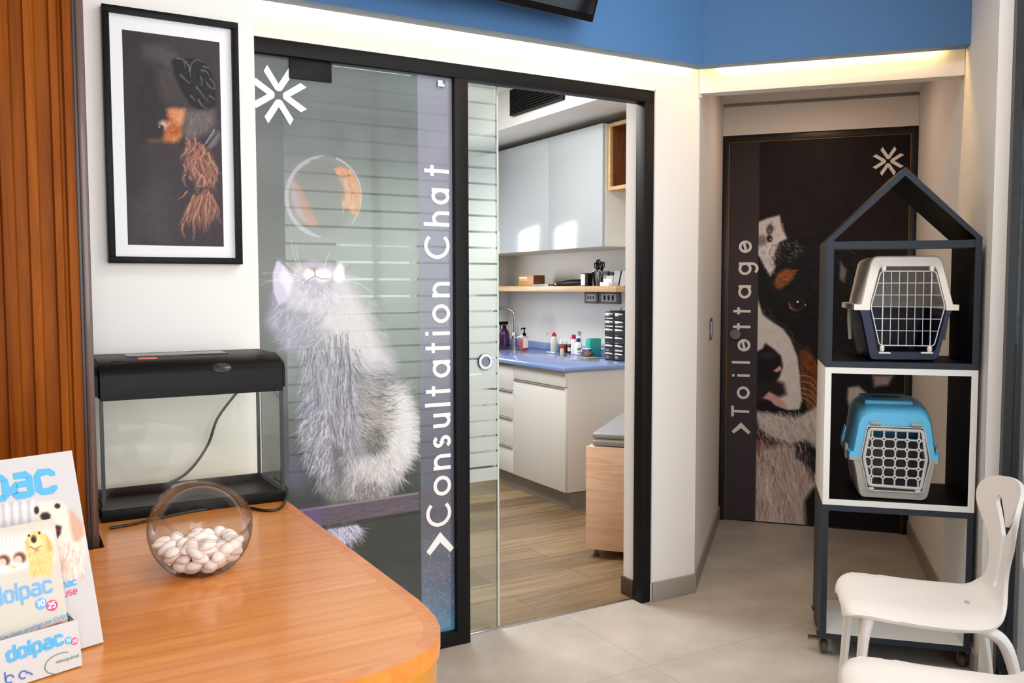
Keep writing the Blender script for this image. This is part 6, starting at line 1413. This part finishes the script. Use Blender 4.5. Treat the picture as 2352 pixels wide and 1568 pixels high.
bm = B(); lathe(bm, [(0, .0), (r_*.72, 0), (r_*.78, .004), (r_*.98, hz), (r_*.93, hz), (r_*.72, .006), (0, .006)], 28, cap=False); obj('cup_wall', bm, glass('acrylic', (.86, .87, .88), refl=.8, edge=(.5, .5, .52)), t)
bm = B(); tube(bm, [(r_*.98*math.cos(k*math.pi/16), r_*.98*math.sin(k*math.pi/16), hz) for k in range(32)], .0025, 6, closed=True); obj('cup_rim', bm, CHROME, t)
cxx, cyy = 3.45+r_, (ya+yb)/2
for k, (dy, dx, tilt, ln, lb) in enumerate(((.022, .0, .34, .175, 'scissors with purple-black handles leaning left in the acrylic cup'), (.004, -.012, .08, .185, 'scissors with tall black handles in the middle of the acrylic cup'), (-.016, -.004, -.12, .165, 'scissors with pale-edged black handles on the right of the acrylic cup'), (-.006, .016, .2, .16, 'scissors standing at the back of the acrylic cup'))):
    t = thing('scissors', lb, 'scissors', (cxx+dx, cyy+dy*.45, SB+.008), 0, 'scissors standing in the acrylic cup'); M_ = Rx(-tilt)
    bm = B(); box(bm, -.0015, .0015, -.006, .006, 0, ln*.55, mtx=M_); obj('blades', bm, MATS['dark_steel'], t)
    hm = BLACKP if k else mat('dark_purple_handle', (40, 14, 30), .35)
    for sg in (-1, 1):
        bm = B(); tube(bm, [tuple(M_ @ Vector((0, sg*.011+.009*math.cos(a_*math.pi/8), ln*.82+.020*math.sin(a_*math.pi/8)))) for a_ in range(16)], .0032, 8, closed=True); tube(bm, [tuple(M_ @ Vector((0, sg*.008, ln*.72))), tuple(M_ @ Vector((0, 0, ln*.54)))], .004, 8); obj('handle_ring', bm, hm, t)
ya, yb = sh(1262, 3.615), sh(1470, 3.615); hz = shz(342, 1350, 3.615)-SB
t = thing('desk_tray', 'dark smoky tray standing at the back of the shelf behind the cards', 'tray', (3.615, yb, SB)); bm = B(); box(bm, 0, .006, 0, ya-yb, 0, hz, .001); box(bm, .006, .06, 0, ya-yb, 0, .006); obj('tray_wall', bm, mat('smoky_plastic', (60, 60, 62), .25), t)
ya, yb = sh(1296, 3.40), sh(1402, 3.40); hz = shz(420, 1340, 3.40)-SB
t = thing('card_holder', 'small clear acrylic card holder on the shelf edge', 'card holder', (3.40, yb, SB)); AC = mat('clear_acrylic_solid', (206, 204, 206), .12)
bm = B(); box(bm, 0, .004, 0, ya-yb, 0, hz*.55); box(bm, .004, .03, 0, ya-yb, 0, .004); box(bm, .026, .03, 0, ya-yb, 0, hz); obj('holder', bm, AC, t)
ya, yb = sh(1352, 3.435), sh(1432, 3.435); hz = shz(378, 1400, 3.435)-SB
t = thing('card', 'white card leaning behind the clear card holder', 'card', (3.438, yb, SB)); bm = B(); box(bm, 0, .003, 0, ya-yb, 0, hz, mtx=Ry(math.radians(10))); obj('card_sheet', bm, PAPER, t)
for cxa, cxb, lb in ((1440, 1510, 'grey slanted box on the shelf, next to the white card'), (1528, 1612, 'grey slanted box at the right end of the shelf')):
    ya, yb = sh(cxa, 3.43), sh(cxb, 3.43); hz = shz(322, cxb, 3.43)-SB
    t = thing('file_box', lb, 'box', (3.43, (ya+yb)/2, SB), 0, 'grey slanted boxes on the shelf'); wd = abs(ya-yb)
    bm = B(); prism(bm, [(wd/2, 0), (-wd/2, 0), (-wd/2-.030, hz), (wd/2-.030, hz)], 0, .09, 'x'); obj('case', bm, mat('mid_grey_card', (150, 150, 152), .5), t)
    bm = B(); prism(bm, [(-wd/2-.001, .001), (-wd/2-.0315, hz-.001), (-wd/2-.032, hz-.001), (-wd/2-.0016, .001)], .003, .088, 'x'); obj('side_label', bm, mat('dark_grey_card', (70, 70, 74), .5), t)
